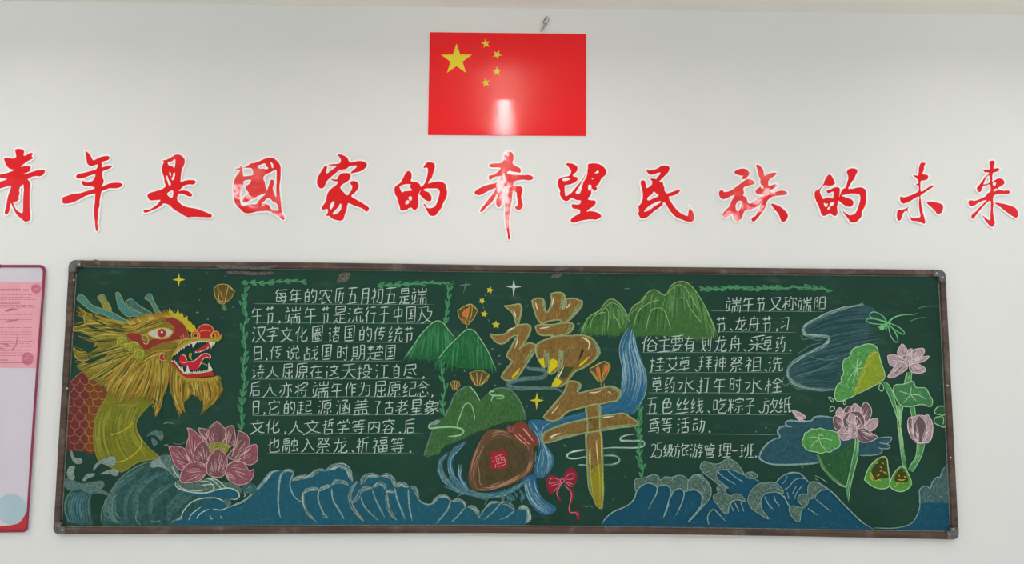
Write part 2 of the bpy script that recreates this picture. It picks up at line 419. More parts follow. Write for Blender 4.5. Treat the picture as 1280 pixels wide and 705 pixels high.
# ------------------------------------------------------------------ chalk colours
for nm, rgb, lo, hi, sc in (
    ('white', (184, 206, 194), 0.62, 1.0, 260), ('waveline', (136, 172, 166), 0.4, 1.0, 240), ('dim', (106, 140, 128), 0.4, 0.95, 220), ('foam', (138, 156, 150), 0.4, 0.95, 170),
    ('mist', (96, 124, 122), 0.3, 0.9, 110), ('greyfoam', (90, 114, 106), 0.3, 0.95, 170),
    ('hairdark', (66, 70, 34), 0.7, 1, 200), ('hair', (124, 112, 42), 0.66, 1.0, 120), ('hair1', (168, 142, 54), 0.7, 1, 200), ('hair2', (188, 168, 84), 0.7, 1, 200), ('hair3', (112, 100, 36), 0.7, 1, 200),
    ('hair4', (172, 126, 44), 0.7, 1, 200), ('hair5', (150, 146, 58), 0.7, 1, 200),
    ('neck', (116, 118, 36), 0.72, 1.0, 90), ('necklight', (140, 140, 52), 0.6, 1, 160), ('neckdark', (98, 104, 34), 0.6, 1, 120),
    ('facered', (134, 50, 46), 0.8, 1, 140), ('nosered', (168, 44, 40), 0.85, 1, 140), ('orange', (186, 78, 38), 0.8, 1, 160), ('peach', (218, 150, 104), 0.7, 1, 200),
    ('crest', (184, 170, 42), 0.8, 1, 160), ('curl', (176, 172, 52), 0.75, 1, 160), ('tooth', (196, 200, 184), 0.85, 1, 160), ('tongue', (178, 38, 54), 0.85, 1, 140), ('pale', (226, 196, 172), 0.7, 1, 200),
    ('iris', (160, 52, 62), 0.85, 1, 160), ('eyewhite', (184, 184, 164), 0.75, 1, 160), ('dark', (34, 44, 34), 1, 1, 50),
    ('scale', (106, 46, 46), 0.72, 1, 110), ('scale2', (116, 64, 40), 0.7, 1, 110), ('scaleline', (150, 112, 92), 0.45, 1, 200),
    ('horn', (72, 124, 122), 0.65, 1, 110), ('hornline', (136, 158, 84), 0.6, 1, 180), ('horn2', (134, 132, 56), 0.7, 1, 140),
    ('teal', (52, 88, 88), 0.35, 0.95, 50), ('teal2', (72, 112, 114), 0.25, 0.9, 80), ('wave', (34, 88, 108), 0.72, 1.0, 55), ('wave2', (26, 76, 100), 0.72, 1.0, 55), ('wavelight', (58, 122, 146), 0.4, 1, 110),
    ('petal', (126, 80, 88), 0.5, 1, 100), ('petal2', (146, 82, 98), 0.5, 1, 110), ('petal3', (92, 72, 70), 0.6, 1, 110), ('petalline', (206, 170, 168), 0.62, 1, 220),
    ('pod', (140, 138, 66), 0.6, 1, 160), ('podline', (186, 184, 110), 0.6, 1, 200),
    ('lantern', (94, 78, 38), 0.45, 1, 140), ('gold', (190, 146, 52), 0.7, 1, 200), ('flame', (180, 110, 54), 0.8, 1, 160), ('flame2', (198, 108, 54), 0.8, 1, 160), ('lanternline', (196, 176, 100), 0.6, 1, 200),
    ('vinefill', (44, 100, 66), .5, 1, 150), ('vine', (82, 152, 104), 0.6, 1, 180), ('vine2', (54, 118, 76), 0.5, 1, 150), ('star', (196, 186, 54), 0.8, 1, 180),
    ('gap', (30, 66, 50), 1, 1, 50), ('hillgreen', (36, 98, 58), 0.55, 1, 70), ('hillline', (66, 136, 86), 0.6, 1, 170), ('hilledge', (150, 200, 150), 0.6, 1, 200),
    ('olive', (66, 106, 56), 0.55, 1, 70), ('olive2', (96, 138, 82), 0.5, 1, 130), ('olivedark', (46, 90, 48), 0.5, 1, 130), ('oliveedge', (146, 182, 112), 0.6, 1, 200),
    ('river', (50, 102, 132), 0.55, 1, 80), ('river2', (44, 96, 134), 0.6, 1, 90), ('riverline', (142, 178, 190), 0.55, 1, 200), ('splash', (74, 124, 144), 0.4, 1, 140),
    ('jar', (82, 70, 46), 0.75, 1, 60), ('jarrim', (102, 74, 52), 0.65, 1, 90), ('jarline', (166, 122, 94), 0.6, 1, 200), ('jardark', (64, 56, 38), 0.7, 1, 70),
    ('jarcap', (118, 62, 50), 0.75, 1, 90), ('caplabel', (156, 34, 54), 0.85, 1, 120), ('capline', (222, 150, 140), 0.7, 1, 200),
    ('title', (132, 100, 52), 0.66, 1, 60), ('title2', (104, 84, 42), 0.6, 1, 100), ('title3', (160, 126, 70), 0.6, 1, 120), ('title4', (100, 98, 50), 0.6, 1, 120), ('titledark', (58, 72, 44), 0.7, 1, 80), ('titleedge', (174, 176, 106), 0.45, 1, 200), ('titleglow', (128, 150, 112), 0.5, 1, 120), ('titlehi', (222, 208, 176), 0.8, 1, 200), ('titleolive', (138, 130, 40), 0.7, 1, 100), ('yellow', (200, 186, 34), 0.85, 1, 140),
    ('bowred', (134, 34, 56), 0.75, 1, 130), ('bowline', (214, 120, 132), 0.7, 1, 200),
    ('slate', (56, 84, 92), 0.45, 1, 60), ('slate2', (78, 106, 112), 0.3, 0.9, 90), ('slatedark', (38, 70, 76), 0.4, 0.9, 80), ('slateedge', (136, 166, 164), 0.5, 1, 160), ('pond', (46, 84, 98), 0.5, 1, 60),
    ('leaf', (82, 148, 76), 0.6, 1, 90), ('leafdark', (56, 118, 68), 0.6, 1, 90), ('leafline', (166, 208, 158), 0.66, 1, 200), ('leafold', (132, 152, 44), 0.72, 1, 100), ('leaf2', (70, 128, 82), 0.55, 1, 90), ('leafside', (44, 90, 56), 0.55, 1, 70), ('stem', (76, 144, 88), 0.6, 1, 120),
    ('rose', (174, 152, 158), 0.6, 1, 110), ('rose2', (104, 86, 94), 0.6, 1, 120), ('rose3', (190, 130, 146), 0.65, 1, 120), ('roseline', (224, 204, 206), 0.62, 1, 220),
    ('dumpling', (84, 144, 62), 0.7, 1, 90), ('rice', (62, 64, 28), 0.8, 1, 100), ('riceline', (196, 180, 74), 0.8, 1, 200),
    ('dfly', (112, 190, 124), 0.7, 1, 200)):
    chalk(nm, rgb, lo, hi, sc)

def DR(base=0): return Draw(0.0126 + base * 0.0009)
def dots(d, mat, cr, s, r=0.8):
    for q in pts(cr, s): d.disc(mat, q, r * random.uniform(0.7, 1.2), 8)

# ------------------------------------------------------------------ the dragon
d = DR(0)
neck = pts('g', '165 395 240 412 310 410 338 415 290 470 268 500 265 530 285 570 320 610 350 632 330 642 270 655 215 690 185 680 140 655 125 645 112 600 108 550 115 500 130 460 150 425')
d.fill('neck', neck)
d.strands(['neck', 'neckdark', 'neck', 'necklight'], 2.4, [pts('g', '160 420 122 500 118 570 135 640'), pts('g', '190 430 160 520 170 600 200 660'), pts('g', '240 430 215 520 230 590 270 640'), pts('g', '300 425 262 500 262 550 325 625')], 90, 0.6)
d.outline('necklight', 1.1, neck)
d.line('curl', 1.2, pts('C', '370 610 440 590 500 555 540 515'))
d.line('curl', 1.2, pts('E', '400 210 470 190 530 150 570 110 580 60 548 0'))
d.line('necklight', 1.1, pts('C', '410 395 460 388 520 392 590 385'))
d.line('necklight', 1.0, pts('C', '320 375 420 360 520 372'))
for s in ('290 500', '345 530', '420 505', '385 490'):
    q = pts('C', s)[0]; d.disc('necklight', q, 2.0); d.disc('neckdark', q, 1.1)
dragon = d.build('dragon_drawing', board, 'yellow, gold and red chalk dragon with open mouth')

d = DR(0)
sc = pts('g', '8 395 20 365 55 330 82 312 110 325 140 380 165 398 135 450 115 490 108 540 110 600 105 622 60 612 6 596')
d.fill('scale', sc)
d.fill('scale2', pts('g', '118 335 140 380 165 398 135 450 115 490 108 540 110 600 100 622 80 600 84 520 92 450 108 400 100 350'))
d.scatter(['scale', 'scale2', 'facered'], sc, 160, 8, 1.6, 1.2, 0.5)
r_ = 0
for y in range(326, 630, 27):
    for k in range(-1, 6):
        x = 20 + k * 38 + (19 if r_ % 2 else 0) + random.uniform(-3, 3)
        if x > 95: x = 95 + (x - 95) * .8
        h = random.uniform(.9, 1.1)
        q = pts('g', f'{x-19} {y-10} {x-17} {y+7*h} {x-4} {y+17*h} {x+12} {y+13*h} {x+19} {y-6}')
        if inside(q[2][0], q[2][1] - 4, sc):
            q = [a for a in cat(q) if inside(a[0], a[1], sc)]
            if len(q) > 4:
                if x > 92: d.fill('scale2', q, smooth=False); d.line('jarrim', 2.0, q[len(q)//4: -len(q)//4], ta=.4, tb=.4)
                d.line('scaleline' if x < 92 else 'hair4', 0.8, q, ta=.1, tb=.1, smooth=False)
    r_ += 1
d.line('scaleline', 1.0, pts('g', '8 395 22 363 55 330 82 312'))
d.build('scales', dragon, 'dark red scaled back')

for hn in (('horn', ['95 115 110 75 150 90 200 150 260 175 350 205 420 245 500 290 440 288 380 270 300 230 210 205 150 160'], ['245 95 285 75 310 110 350 195 300 190 275 140']),
           ('horn', ['378 70 400 60 425 100 450 150 500 190 560 210 640 245 600 252 520 235 470 240 420 200 395 150'], ['450 130 490 108 530 140 590 180 650 218 610 230 540 200 480 165']),
           ('horn', ['590 105 620 70 645 80 655 115 690 180 712 222 680 222 650 165 625 125'], [])):
    d = DR(1)
    for s in hn[1]:
        q = pts('A', s); d.fill('horn', q); d.outline('hornline', 0.9, q)
    for s in hn[2]:
        q = pts('A', s); d.fill('horn2' if '245 95' in s else 'teal2', q); d.outline('hornline', 1.0, q)
    d.line('wavelight', 1.0, [lerp(a, b, .3) for a, b in zip(q, q[1:])][:3])
    d.build('horn', dragon)

d = DR(2)
mane = pts('g', '50 85 62 95 80 104 110 108 165 128 230 140 255 130 285 112 310 108 345 112 375 122 420 130 445 155 455 185 475 215 430 235 400 262 395 285 405 300 390 330 375 360 372 390 345 470 335 490 350 440 346 410 330 425 325 452 310 425 296 405 282 415 262 400 245 425 230 432 215 432 205 420 190 436 180 415 160 400 150 375 130 372 116 352 90 352 84 340 45 302 90 290 130 272 165 258 130 262 92 278 60 281 40 265 35 230 45 245 70 250 100 240 118 220 85 208 66 200 52 185 75 195 110 200 120 195 85 178 62 172 35 173 40 158 75 150 72 120')
d.fill('hair', mane, smooth=False)
HM = ['hair', 'hair1', 'hair2', 'hairdark', 'hair3', 'hair5', 'hair5', 'hair3', 'hairdark']
HG = ['hair', 'hair1', 'hair1', 'hair2', 'hair3', 'hair4', 'hairdark', 'hair3']
gl = [pts('g', s) for s in ('255 145 170 132 95 115 50 82', '245 158 170 145 100 140 38 160', '235 172 150 165 90 165 37 172', '235 185 150 182 100 195 53 186', '238 205 160 205 110 205 60 195')]
d.strands(HM, 1.2, gl, 230, 0.7)
gl = [pts('g', s) for s in ('240 208 170 222 95 246 36 232', '245 225 175 238 105 262 42 268', '250 240 180 262 120 278 46 302', '255 250 190 285 140 320 92 352', '262 258 205 310 150 350 118 355')]
d.strands(HM, 1.2, gl, 230, 0.7)
gl = [pts('g', s) for s in ('258 252 200 305 160 350 135 372', '270 260 220 310 180 360 162 400', '285 262 245 320 215 380 192 435', '310 265 285 330 255 390 225 430', '330 265 318 330 298 380 282 412', '345 268 342 340 335 400 326 450', '358 275 362 340 360 420 337 488', '385 270 385 320 380 360 372 390')]
d.strands(HG, 1.2, gl, 520, 0.7)
gl = [pts('g', s) for s in ('395 250 340 262 300 290 250 330', '400 240 350 245 300 265 230 320', '430 220 390 228 340 250 310 280')]
d.strands(HG, 1.1, gl, 110, 0.6)
gl = [pts('g', s) for s in ('200 155 245 150 290 132 340 118', '210 165 255 160 300 140 350 122', '235 180 265 168 300 152 352 130', '250 182 280 172 320 158 372 140')]
d.strands(HG, 1.2, gl, 150, 0.6)
# spiky fringe on the skull
for i in range(26):
    x = 228 + i * 6; y = 146 - i * 1.45
    d.line(random.choice(['hair1', 'hair4', 'hair2']), 1.6, pts('g', f'{x+18} {y+6} {x+6} {y-6} {x-2} {y-16}'), ta=.1, tb=.8)
# lock edges
for s in ('50 82 80 108 72 120 75 150 40 157 36 172 62 172 85 178 120 195', '52 185 75 196 110 203 118 218 100 240 70 250 45 245 35 230 40 265 60 281 92 278 130 262', '45 302 90 290 130 272 165 258'):
    d.line('hair2', 0.8, pts('g', s))
for s in ('85 355 130 358 190 382 240 402 170 395 120 385', '140 468 190 470 250 458 190 502 150 492', '150 575 230 535 310 513 315 525 250 558 190 582', '205 215 235 245 262 255 240 260 215 245', '160 300 215 315 260 330 200 328'):
    d.fill('gap', pts('A', s))
for s in ('250 600 330 560 420 530', '330 640 400 590 450 560', '200 250 300 300 380 330', '150 330 250 345 350 360', '210 420 290 420 370 415', '170 520 270 500 370 480', '420 690 460 630 490 580'):
    d.line('gap', 1.6, pts('A', s), ta=.4, tb=.6)
for s in ('160 460 150 400 165 350', '115 300 100 290 60 270', '60 330 95 310 90 290', '130 320 125 280 140 230', '230 440 245 400 250 350'): d.line('gap', 1.5, pts('D', s), ta=.05, tb=.8)
d.build('mane', dragon, 'olive gold hair')

d = DR(3)
beard = pts('g', '396 288 412 305 440 338 500 345 548 340 566 335 580 345 574 352 580 362 573 372 580 395 575 410 560 430 530 450 498 484 512 455 520 440 517 412 500 430 490 412 470 405 455 425 442 432 440 455 448 470 430 462 425 492 418 465 408 438 398 412 390 400 386 360')
d.fill('hair', beard, smooth=False)
gl = [pts('g', s) for s in ('392 290 390 360 403 430 425 490', '415 312 412 370 418 420 445 470', '440 340 440 380 438 410 432 432', '470 345 472 375 475 390 470 406', '500 348 505 380 512 415 518 440', '525 345 545 385 545 425 502 482', '545 342 572 372 575 400 540 445', '562 340 580 375 578 395 568 420')]
d.strands(HG + ['hair4'], 1.2, gl, 300, 0.6)
for i in range(15):
    x = 420 + i * 10; y = 322 + min(i, 3) * 8 - max(0, i - 11) * 2
    d.fill('hair1', pts('g', f'{x-6} {y} {x+6} {y+1} {x+2} {y+16} {x-3} {y+10}'))
d.build('beard', dragon, 'gold beard')

d = DR(3)
crest = pts('B', '160 75 185 60 220 66 222 0 245 28 260 44 285 48 300 6 310 52 338 42 350 85 385 68 385 110 410 118 430 152 443 143 455 178 466 192 440 202 415 215 395 205 375 180 340 140 290 108 230 90')
d.fill('crest', crest, smooth=False)
gl = [pts('B', '210 85 260 95 310 120 370 175'), pts('B', '225 10 300 20 390 75 460 185')]
for i in range(70):
    u = random.random(); a = cat(gl[0])[int(u * 11)]; b = cat(gl[1])[int(min(11, u * 12))]
    d.line(random.choice(['hair2', 'curl', 'hair1', 'crest']), 0.9, [(a[0] + random.gauss(0, 1), a[1] + random.gauss(0, 1)), lerp(a, b, random.uniform(.5, .95))], smooth=False, tb=.6)
d.build('crest', dragon, 'bright yellow crest')

d = DR(4)
fr = pts('g', '228 188 240 178 262 178 285 188 300 210 318 204 345 195 375 195 400 182 405 165 395 150 366 132 380 124 398 122 425 135 445 155 456 185 455 198 440 202 420 208 385 212 350 222 320 236 300 248 285 232 262 215 240 205')
d.fill('facered', fr)
d.scatter(['facered', 'nosered', 'scale'], fr, 90, 5, 1.0, -0.4, 0.4)
d.outline('hair4', 0.7, fr)
for s in ('320 245 335 275 350 288', '345 230 352 262 372 280', '365 235 372 258 395 270'): d.line('peach', 0.8, pts('B', s))
face = d.build('face', dragon, 'dark red face patch')
d = DR(5)
ey = pts('B', '28 228 60 203 110 184 170 177 225 186 252 212 228 246 170 264 110 268 60 252')
d.fill('eyewhite', ey); d.outline('hair2', 1.5, ey)
c = pts('B', '157 222')[0]
d.disc('iris', c, 5.6); d.disc('facered', (c[0] + .6, c[1] + .8), 3.4); d.disc('tooth', (c[0], c[1] - 1.3), 1.4)
d.line('hair4', 1.3, pts('B', '0 250 30 240 80 262 150 275 215 262 245 230 262 200 262 172 240 165 232 182 245 200 255 190'))
d.line('hair2', 1.2, pts('B', '-10 300 20 320 40 295 28 250 0 235 -18 255 -5 285 15 280'))
d.build('eye', dragon, 'white eye with red iris')
d = DR(5)
for cx, cy, r in ((430, 425, 42), (515, 465, 46), (555, 518, 44), (470, 455, 22)):
    q = pts('A', f'{cx} {cy}')[0]; R_ = r / 5.875
    d.disc('horn2', q, R_, 18); 
    sp = [(q[0] + R_ * (1 - t / 16) * math.cos(0.75 * t + 2.5), q[1] + R_ * (1 - t / 16) * math.sin(0.75 * t + 2.5)) for t in range(15)]
    d.line('curl', 1.4, sp, ta=0)
    d.line('neckdark', 0.7, [(x + .7, y + .7) for x, y in sp[4:]])
d.build('cheek_curl', dragon)
d = DR(5)
q = pts('B', '440 275 470 195 490 165 530 145 570 148 600 168 614 200 602 225 590 265 520 270')
d.fill('nosered', q); d.outline('peach', 1.0, q)
d.line('peach', 0.9, pts('B', '490 210 515 198 535 202 550 194 575 200 590 212'))
for s, h in (('415 240 425 212 455 203 485 220 492 250 475 272 445 275 422 262', '455 243'), ('583 258 598 222 625 205 655 213 662 245 645 270 605 276', '612 245')):
    q = pts('B', s); d.fill('orange', q); d.outline('peach', 1.0, q)
    c = pts('B', h)[0]; d.disc('yellow', c, 2.9, 14, 3.2); d.disc('dark', c, 1.8, 12, 2.2)
d.build('nose', dragon, 'bulbous red nose with orange nostrils')
d = DR(6)
lip = pts('B', '250 292 330 275 420 272 500 278 580 276 640 268 672 240 690 218 684 262 655 292 600 298 520 292 450 294 400 308 340 342 290 380 258 420 240 440 262 380 305 322')
d.fill('hair1', lip)
gl = [pts('B', '262 400 330 320 420 285 520 285 620 282 685 235'), pts('B', '250 300 330 280 420 272 520 276 620 270 680 230')]
d.strands(HG + ['hair2', 'hair2'], 1.0, gl, 60, 0.5)
d.line('hair2', 1.0, pts('B', '255 420 290 380 340 342 400 308 450 294 520 292 600 298'))
q = pts('B', '132 440 150 405 180 395 172 440 200 462 150 458'); d.fill('facered', q); d.outline('peach', .8, q)
d.fill('nosered', pts('B', '228 468 270 488 310 530 350 578 400 590 500 577 590 560 618 592 560 602 460 612 380 612 330 584 288 532 245 492'))
d.line('peach', 0.8, pts('B', '235 462 275 484 315 528 355 576 400 584 500 572 600 556'))
d.build('lips', dragon, 'gold upper lip and red lower lip')
d = DR(6)
d.fill('tongue', pts('B', '440 388 480 362 530 330 580 303 588 330 560 362 500 388'))
tg = pts('B', '315 430 330 412 350 410 372 430 385 472 430 470 470 445 510 410 555 400 590 425 582 446 552 430 520 450 495 500 470 540 420 550 380 522 340 505 312 480')
d.fill('tongue', tg); d.line('pale', 0.9, pts('B', '318 470 350 482 385 474 430 470 470 445 510 410 555 400 588 424 582 446 552 432 520 450 495 500 470 540'))
d.line('pale', 0.8, pts('B', '330 420 345 412 365 425 380 465'))
d.build('tongue', dragon, 'red tongue')
d = DR(7)
def teeth(line, n, h, flip):
    p_ = resample(pts('B', line), n + 1)
    for i in range(n):
        a, b = p_[i], p_[i + 1]; m_ = lerp(a, b, 0.5); hh = h * random.uniform(0.7, 1.25)
        d.fill('tooth', [a, b, (m_[0] + random.uniform(-.3, .3), m_[1] + (-hh if flip else hh))], smooth=False)
teeth('268 412 300 376 345 345 400 312 430 300', 8, 2.6, False)
teeth('450 292 500 288 560 292 585 298', 6, 2.6, False)
d.fill('tooth', pts('B', '422 306 430 350 468 298'), smooth=False)
for s in ('580 298 592 362 612 300', '605 298 612 340 632 300', '570 296 578 326 590 298'): d.fill('tooth', pts('B', s), smooth=False)
teeth('448 396 500 390 545 370 572 352', 7, 2.0, True)
teeth('240 470 280 486 310 520 345 565 372 580', 8, 3.2, True)
teeth('405 574 450 572 520 562 572 552', 9, 2.4, True)
for s in ('365 580 382 500 408 572', '318 545 338 505 350 568', '565 555 568 480 608 548'): d.fill('tooth', pts('B', s), smooth=False)
d.line('tooth', 1.0, pts('B', '238 465 275 482 310 525 350 574 400 582 500 570 605 552'))
d.line('curl', 1.0, pts('B', '400 440 402 405 418 398 412 440 425 462'))
d.line('hornline', 1.4, pts('B', '505 485 530 492 565 512'))
d.build('teeth', dragon, 'white teeth')

# ------------------------------------------------------------------ waves and spray
def blob(d, mat, s, cr, edge=None, n=14):
    q = pts(cr, s); d.fill(mat, q)
    d.scatter(['foam', 'mist', 'white'], cat(q, True), n, 3.2, 0.7, 1.0, 1.5)
    if edge: d.outline(edge, 0.7, q)
d = DR(0)
big = pts('p', '127 657.6 128 638 133 627 140 612 151 597 166 586 181 579 195 574 207 575 220 585 222 594 222 606 228 613 243 616 258 615 273 612 290 612 298 617 299 623 290 625 286 632 300 632 318 618 330 602 345 640 345 656.8 240 657.6')
d.fill('teal', big, smooth=False)
d.fill('wave', pts('p', '222 657.6 236 642 256 629 280 624 286 633 300 632 318 618 330 602 345 656.8'))
d.fill('wave', pts('p', '228 614 243 617 262 616 278 612 294 613 298 620 290 625 270 622 250 622'))
for s, w in (('400 590 388 500 402 415 450 350 535 305', 7), ('548 580 540 450 572 380 650 312 765 265', 8), ('640 560 650 460 705 400 800 350', 8), ('760 600 775 530 825 470 880 432', 7), ('330 600 340 500 400 380 480 300 600 232', 4), ('480 600 470 480 520 380 620 290', 5)):
    d.line('teal2', w, pts('E', s), ta=.2, tb=.5, wob=.1)
    for k in range(10):
        q = [(x + random.gauss(0, 1.8), y + random.gauss(0, 1.8)) for x, y in pts('E', s)]
        d.line(random.choice(['teal2', 'mist', 'teal']), 0.9, q, ta=.3, tb=.5)
for s in ('200 50 100 110 40 200', '250 300 150 380 60 480', '330 330 220 420 130 540'):
    d.line('teal2', 5, pts('G', s), ta=.3, tb=.5, wob=.1)
d.line('dim', 1.4, pts('E', '305 612 312 530 338 470 378 392 440 312 520 250 600 212 680 186'))
d.line('dim', 1.4, pts('E', '428 614 388 585 380 530 384 480 400 430'))
for s in ('400 540 420 575 440 590', '555 530 540 590 575 630', '640 600 670 610 710 600', '780 620 800 600 860 590'): d.line('dim', 1.5, pts('E', s))
for s, w in (('160 590 205 560 230 500 300 420 390 380 480 370 560 375 620 405 672 465', 1.2), ('520 480 590 490 630 480 668 462', 1.1), ('280 590 310 530 400 460', 1.1), ('355 575 400 520 480 480', 1.0), ('490 540 500 580 520 570', 1.0), ('590 545 600 560 610 582', 1.0)):
    d.line('white', w, pts('G', s))
lwave = d.build('wave_drawing', board, 'dark teal curling wave under the dragon')
d = DR(2)
for s in ('640 212 700 165 770 160 792 230 838 292 812 312 760 262 700 237 650 242',): blob(d, 'foam', s, 'E', None, 30)
blob(d, 'mist', '0 360 60 340 90 385 130 440 172 500 168 556 110 510 50 445', 'F', None, 25)
blob(d, 'greyfoam', '130 590 170 560 250 580 350 575 420 545 560 580 650 590 720 640 700 682 640 640 560 640 480 655 400 682 300 665 200 640', 'F', None, 50)
blob(d, 'teal2', '725 635 750 600 800 590 840 610 850 650 820 685 770 685 735 665', 'F', None, 6)
for s, w in (('150 210 160 262 240 300 350 320 460 320 560 290 680 275 760 310 776 360 740 386 688 380', 1.4), ('165 230 220 280 330 302 420 300', 1.0), ('455 180 520 200 600 280', 1.2), ('470 175 560 195 650 280', 1.2), ('385 205 480 215 540 280', 1.0), ('520 290 525 240 470 240 400 250', 1.0), ('820 320 835 345 820 362', .9), ('120 60 150 130 190 170', 1.4)):
    d.line('white', w, pts('G', s))
d.fill('mist', pts('G', '610 395 650 380 690 400 695 440 660 450'))
d.build('foam', lwave, 'pale foam')

d = DR(0)
q = pts('E', '100 400 70 450 60 520 80 590 130 622 245 630 240 560 235 480 232 410 160 395'); d.fill('teal', q)
for i in range(9):
    x = 75 + i * 19
    for k in range(4): d.line(random.choice(['teal2', 'mist', 'splash']), 1.2, [(a + random.gauss(0, .6), b) for a, b in pts('E', f'{x+22-i} 410 {x-6} 470 {x-8} 540 {x+10} 618')], ta=.2, tb=.4)
d.line('dim', 1.2, pts('E', '105 400 68 455 58 520 78 590 125 620'))
for k in range(14):
    d.line(random.choice(['mist', 'dim', 'teal2']), 1.2, [(a + random.gauss(0, 2.4), b + random.gauss(0, 1)) for a, b in pts('E', '395 420 362 470 358 540 380 590 425 615')], ta=.2, tb=.4)
sp = d.build('wave_drawing', board, 'small striped teal wave with spray in the bottom corner')
for s in ('55 330 80 312 112 322 170 347 250 337 310 330 330 360 312 388 352 410 350 430 290 415 230 420 160 390 100 400 60 372', '95 130 110 130 125 170 170 180 176 210 140 216 110 190', '80 250 100 230 130 235 120 270 128 312 100 330 75 290',
          '250 262 265 220 320 185 395 165 402 220 350 226 300 216 265 252', '180 326 210 285 262 280 255 300 215 315 200 332', '300 286 350 260 400 250 425 275 410 300 360 285'):
    d = DR(2); blob(d, 'foam' if len(s) < 90 else 'mist', s, 'E', None, 16); d.build('foam', sp, 'pale spray')
for s in ('20 605 60 565 110 550 165 565 172 610 150 642 110 602 70 590', '65 610 100 630 122 660 90 692 70 660', '172 490 210 474 270 495 220 488', '172 680 200 670 220 682 190 688'):
    d = DR(2); blob(d, 'mist', s, 'D', None, 6); d.build('foam', sp, 'pale spray')

# middle wave
d = DR(0)
top = pts('H', '0 320 60 262 120 172 200 127 235 132 240 152 270 127 320 122 350 142 350 190 410 182 520 172 570 117 620 112 650 132 700 87 770 67 830 82 870 132 890 200 905 240') + \
      pts('I', '150 215 190 187 232 212 250 160 300 130 360 122 405 152 440 130 480 127 530 162 552 222 610 210 660 237 700 242 742 272 762 352 800 402 860 417 910 397 960 342 1010 322') + \
      pts('J', '0 440 50 387 100 377 140 402 160 422 210 412 262 432 277 472 310 462 360 482 388 532 430 482 480 437 530 427 600 437 650 467 670 497 720 462 760 477 782 530 775 575 745 617')
q = pts('p', '286 635 300 632 312 622') + top + pts('p', '656 656.9 600 656.8 500 656.8 400 657 330 657.2 280 657.4')
d.fill('wave', q, smooth=False)
d.scatter(['wavelight', 'wave2', 'teal'], q, 220, 7, 1.6, 1.5, 0.5)
d.scatter(['wavelight', 'teal2'], pts('p', '230 648 660 648 650 656 230 657'), 90, 12, 1.0, 0.0, 0.1)
mw = d.build('wave_drawing', board, 'wide blue wave with round crests along the bottom edge')
d = DR(1)
for cr, s, w in (('H', '0 320 30 287 90 225 150 152 215 137', 3.4), ('H', '240 165 275 137 330 137 346 165', 3.6), ('H', '330 225 400 203 500 182 560 142 610 127 645 142', 5.5),
                 ('H', '650 135 720 97 790 87 850 122 880 192 896 236', 6.2), ('H', '448 345 480 312 560 305 590 322', 5), ('H', '590 325 630 290 695 278', 5), ('H', '700 272 750 240 820 245 855 270', 5.5),
                 ('H', '440 330 436 420 480 530 562 612', 3.2), ('H', '940 235 890 300 870 380 902 480 1000 608', 4.6),
                 ('I', '240 225 260 170 320 140 402 155', 6), ('I', '418 152 480 142 530 182 545 252', 5), ('I', '150 395 190 362 230 292 280 262 342 262', 5), ('I', '350 252 400 215 440 230 465 280', 4.6),
                 ('I', '465 300 500 290 536 300', 3.6), ('I', '468 305 480 420 520 510 565 558', 4), ('I', '555 242 610 222 672 252', 6), ('I', '690 262 720 252 750 302 765 360', 4.6),
                 ('J', '0 442 50 392 110 386 150 422', 3.6), ('J', '160 427 210 417 260 442 266 482', 4), ('J', '285 472 330 477 370 522 380 562', 5), ('J', '545 437 610 447 662 492', 5), ('J', '690 492 725 472 765 492 776 552 750 606', 5), ('J', '430 478 480 438 545 434', 3)):
    p_ = pts(cr, s)
    d.line('foam', w, p_, ta=.15, tb=.25, wob=.15)
    for k in range(int(w * 3)):
        q = [(x + random.gauss(0, w * .22), y + random.gauss(0, w * .22)) for x, y in p_]
        a = random.uniform(0, .5); q = resample(cat(q), 12)[int(a * 11): int((a + .5) * 11) + 1]
        d.line(random.choice(['white', 'waveline', 'dim', 'wave2', 'wave']), 0.7, q, ta=.2, tb=.3)
for cr, s, w in (('H', '238 150 216 250 206 400 214 520 230 576', 2.2), ('H', '345 170 318 230 320 300 360 382 432 432', 1.6), ('H', '582 330 576 400 620 520 662 572', 2), ('H', '702 300 712 400 762 492 820 582', 1.8),
                 ('I', '230 342 270 440 392 562', 1.6), ('I', '340 282 370 372 452 532', 1.7), ('I', '545 262 570 372 642 552', 1.9), ('I', '670 272 680 422 706 566', 1.9), ('I', '765 362 800 397 860 413 910 396 950 352 1010 332', 1.7),
                 ('J', '150 422 120 502 30 606', 1.9), ('J', '260 482 200 552 150 596', 1.4), ('J', '388 542 430 478 480 438 540 432', 1.4), ('J', '550 442 480 522 415 572', 1.3), ('J', '660 502 600 552 540 576', 1.3),
                 ('I', '0 410 40 480 75 550', 1.4), ('G', '672 468 740 432 830 392 920 312 1000 222 1060 132 1092 112', 1.7), ('G', '700 452 800 420 880 360 960 270 1040 190', 1.0), ('H', '600 540 640 545 660 575 620 560', 1.4)):
    p_ = pts(cr, s); d.line('waveline', w, p_, ta=.06, tb=.2, wob=.2)
d.build('foam', mw, 'white chalk crests')

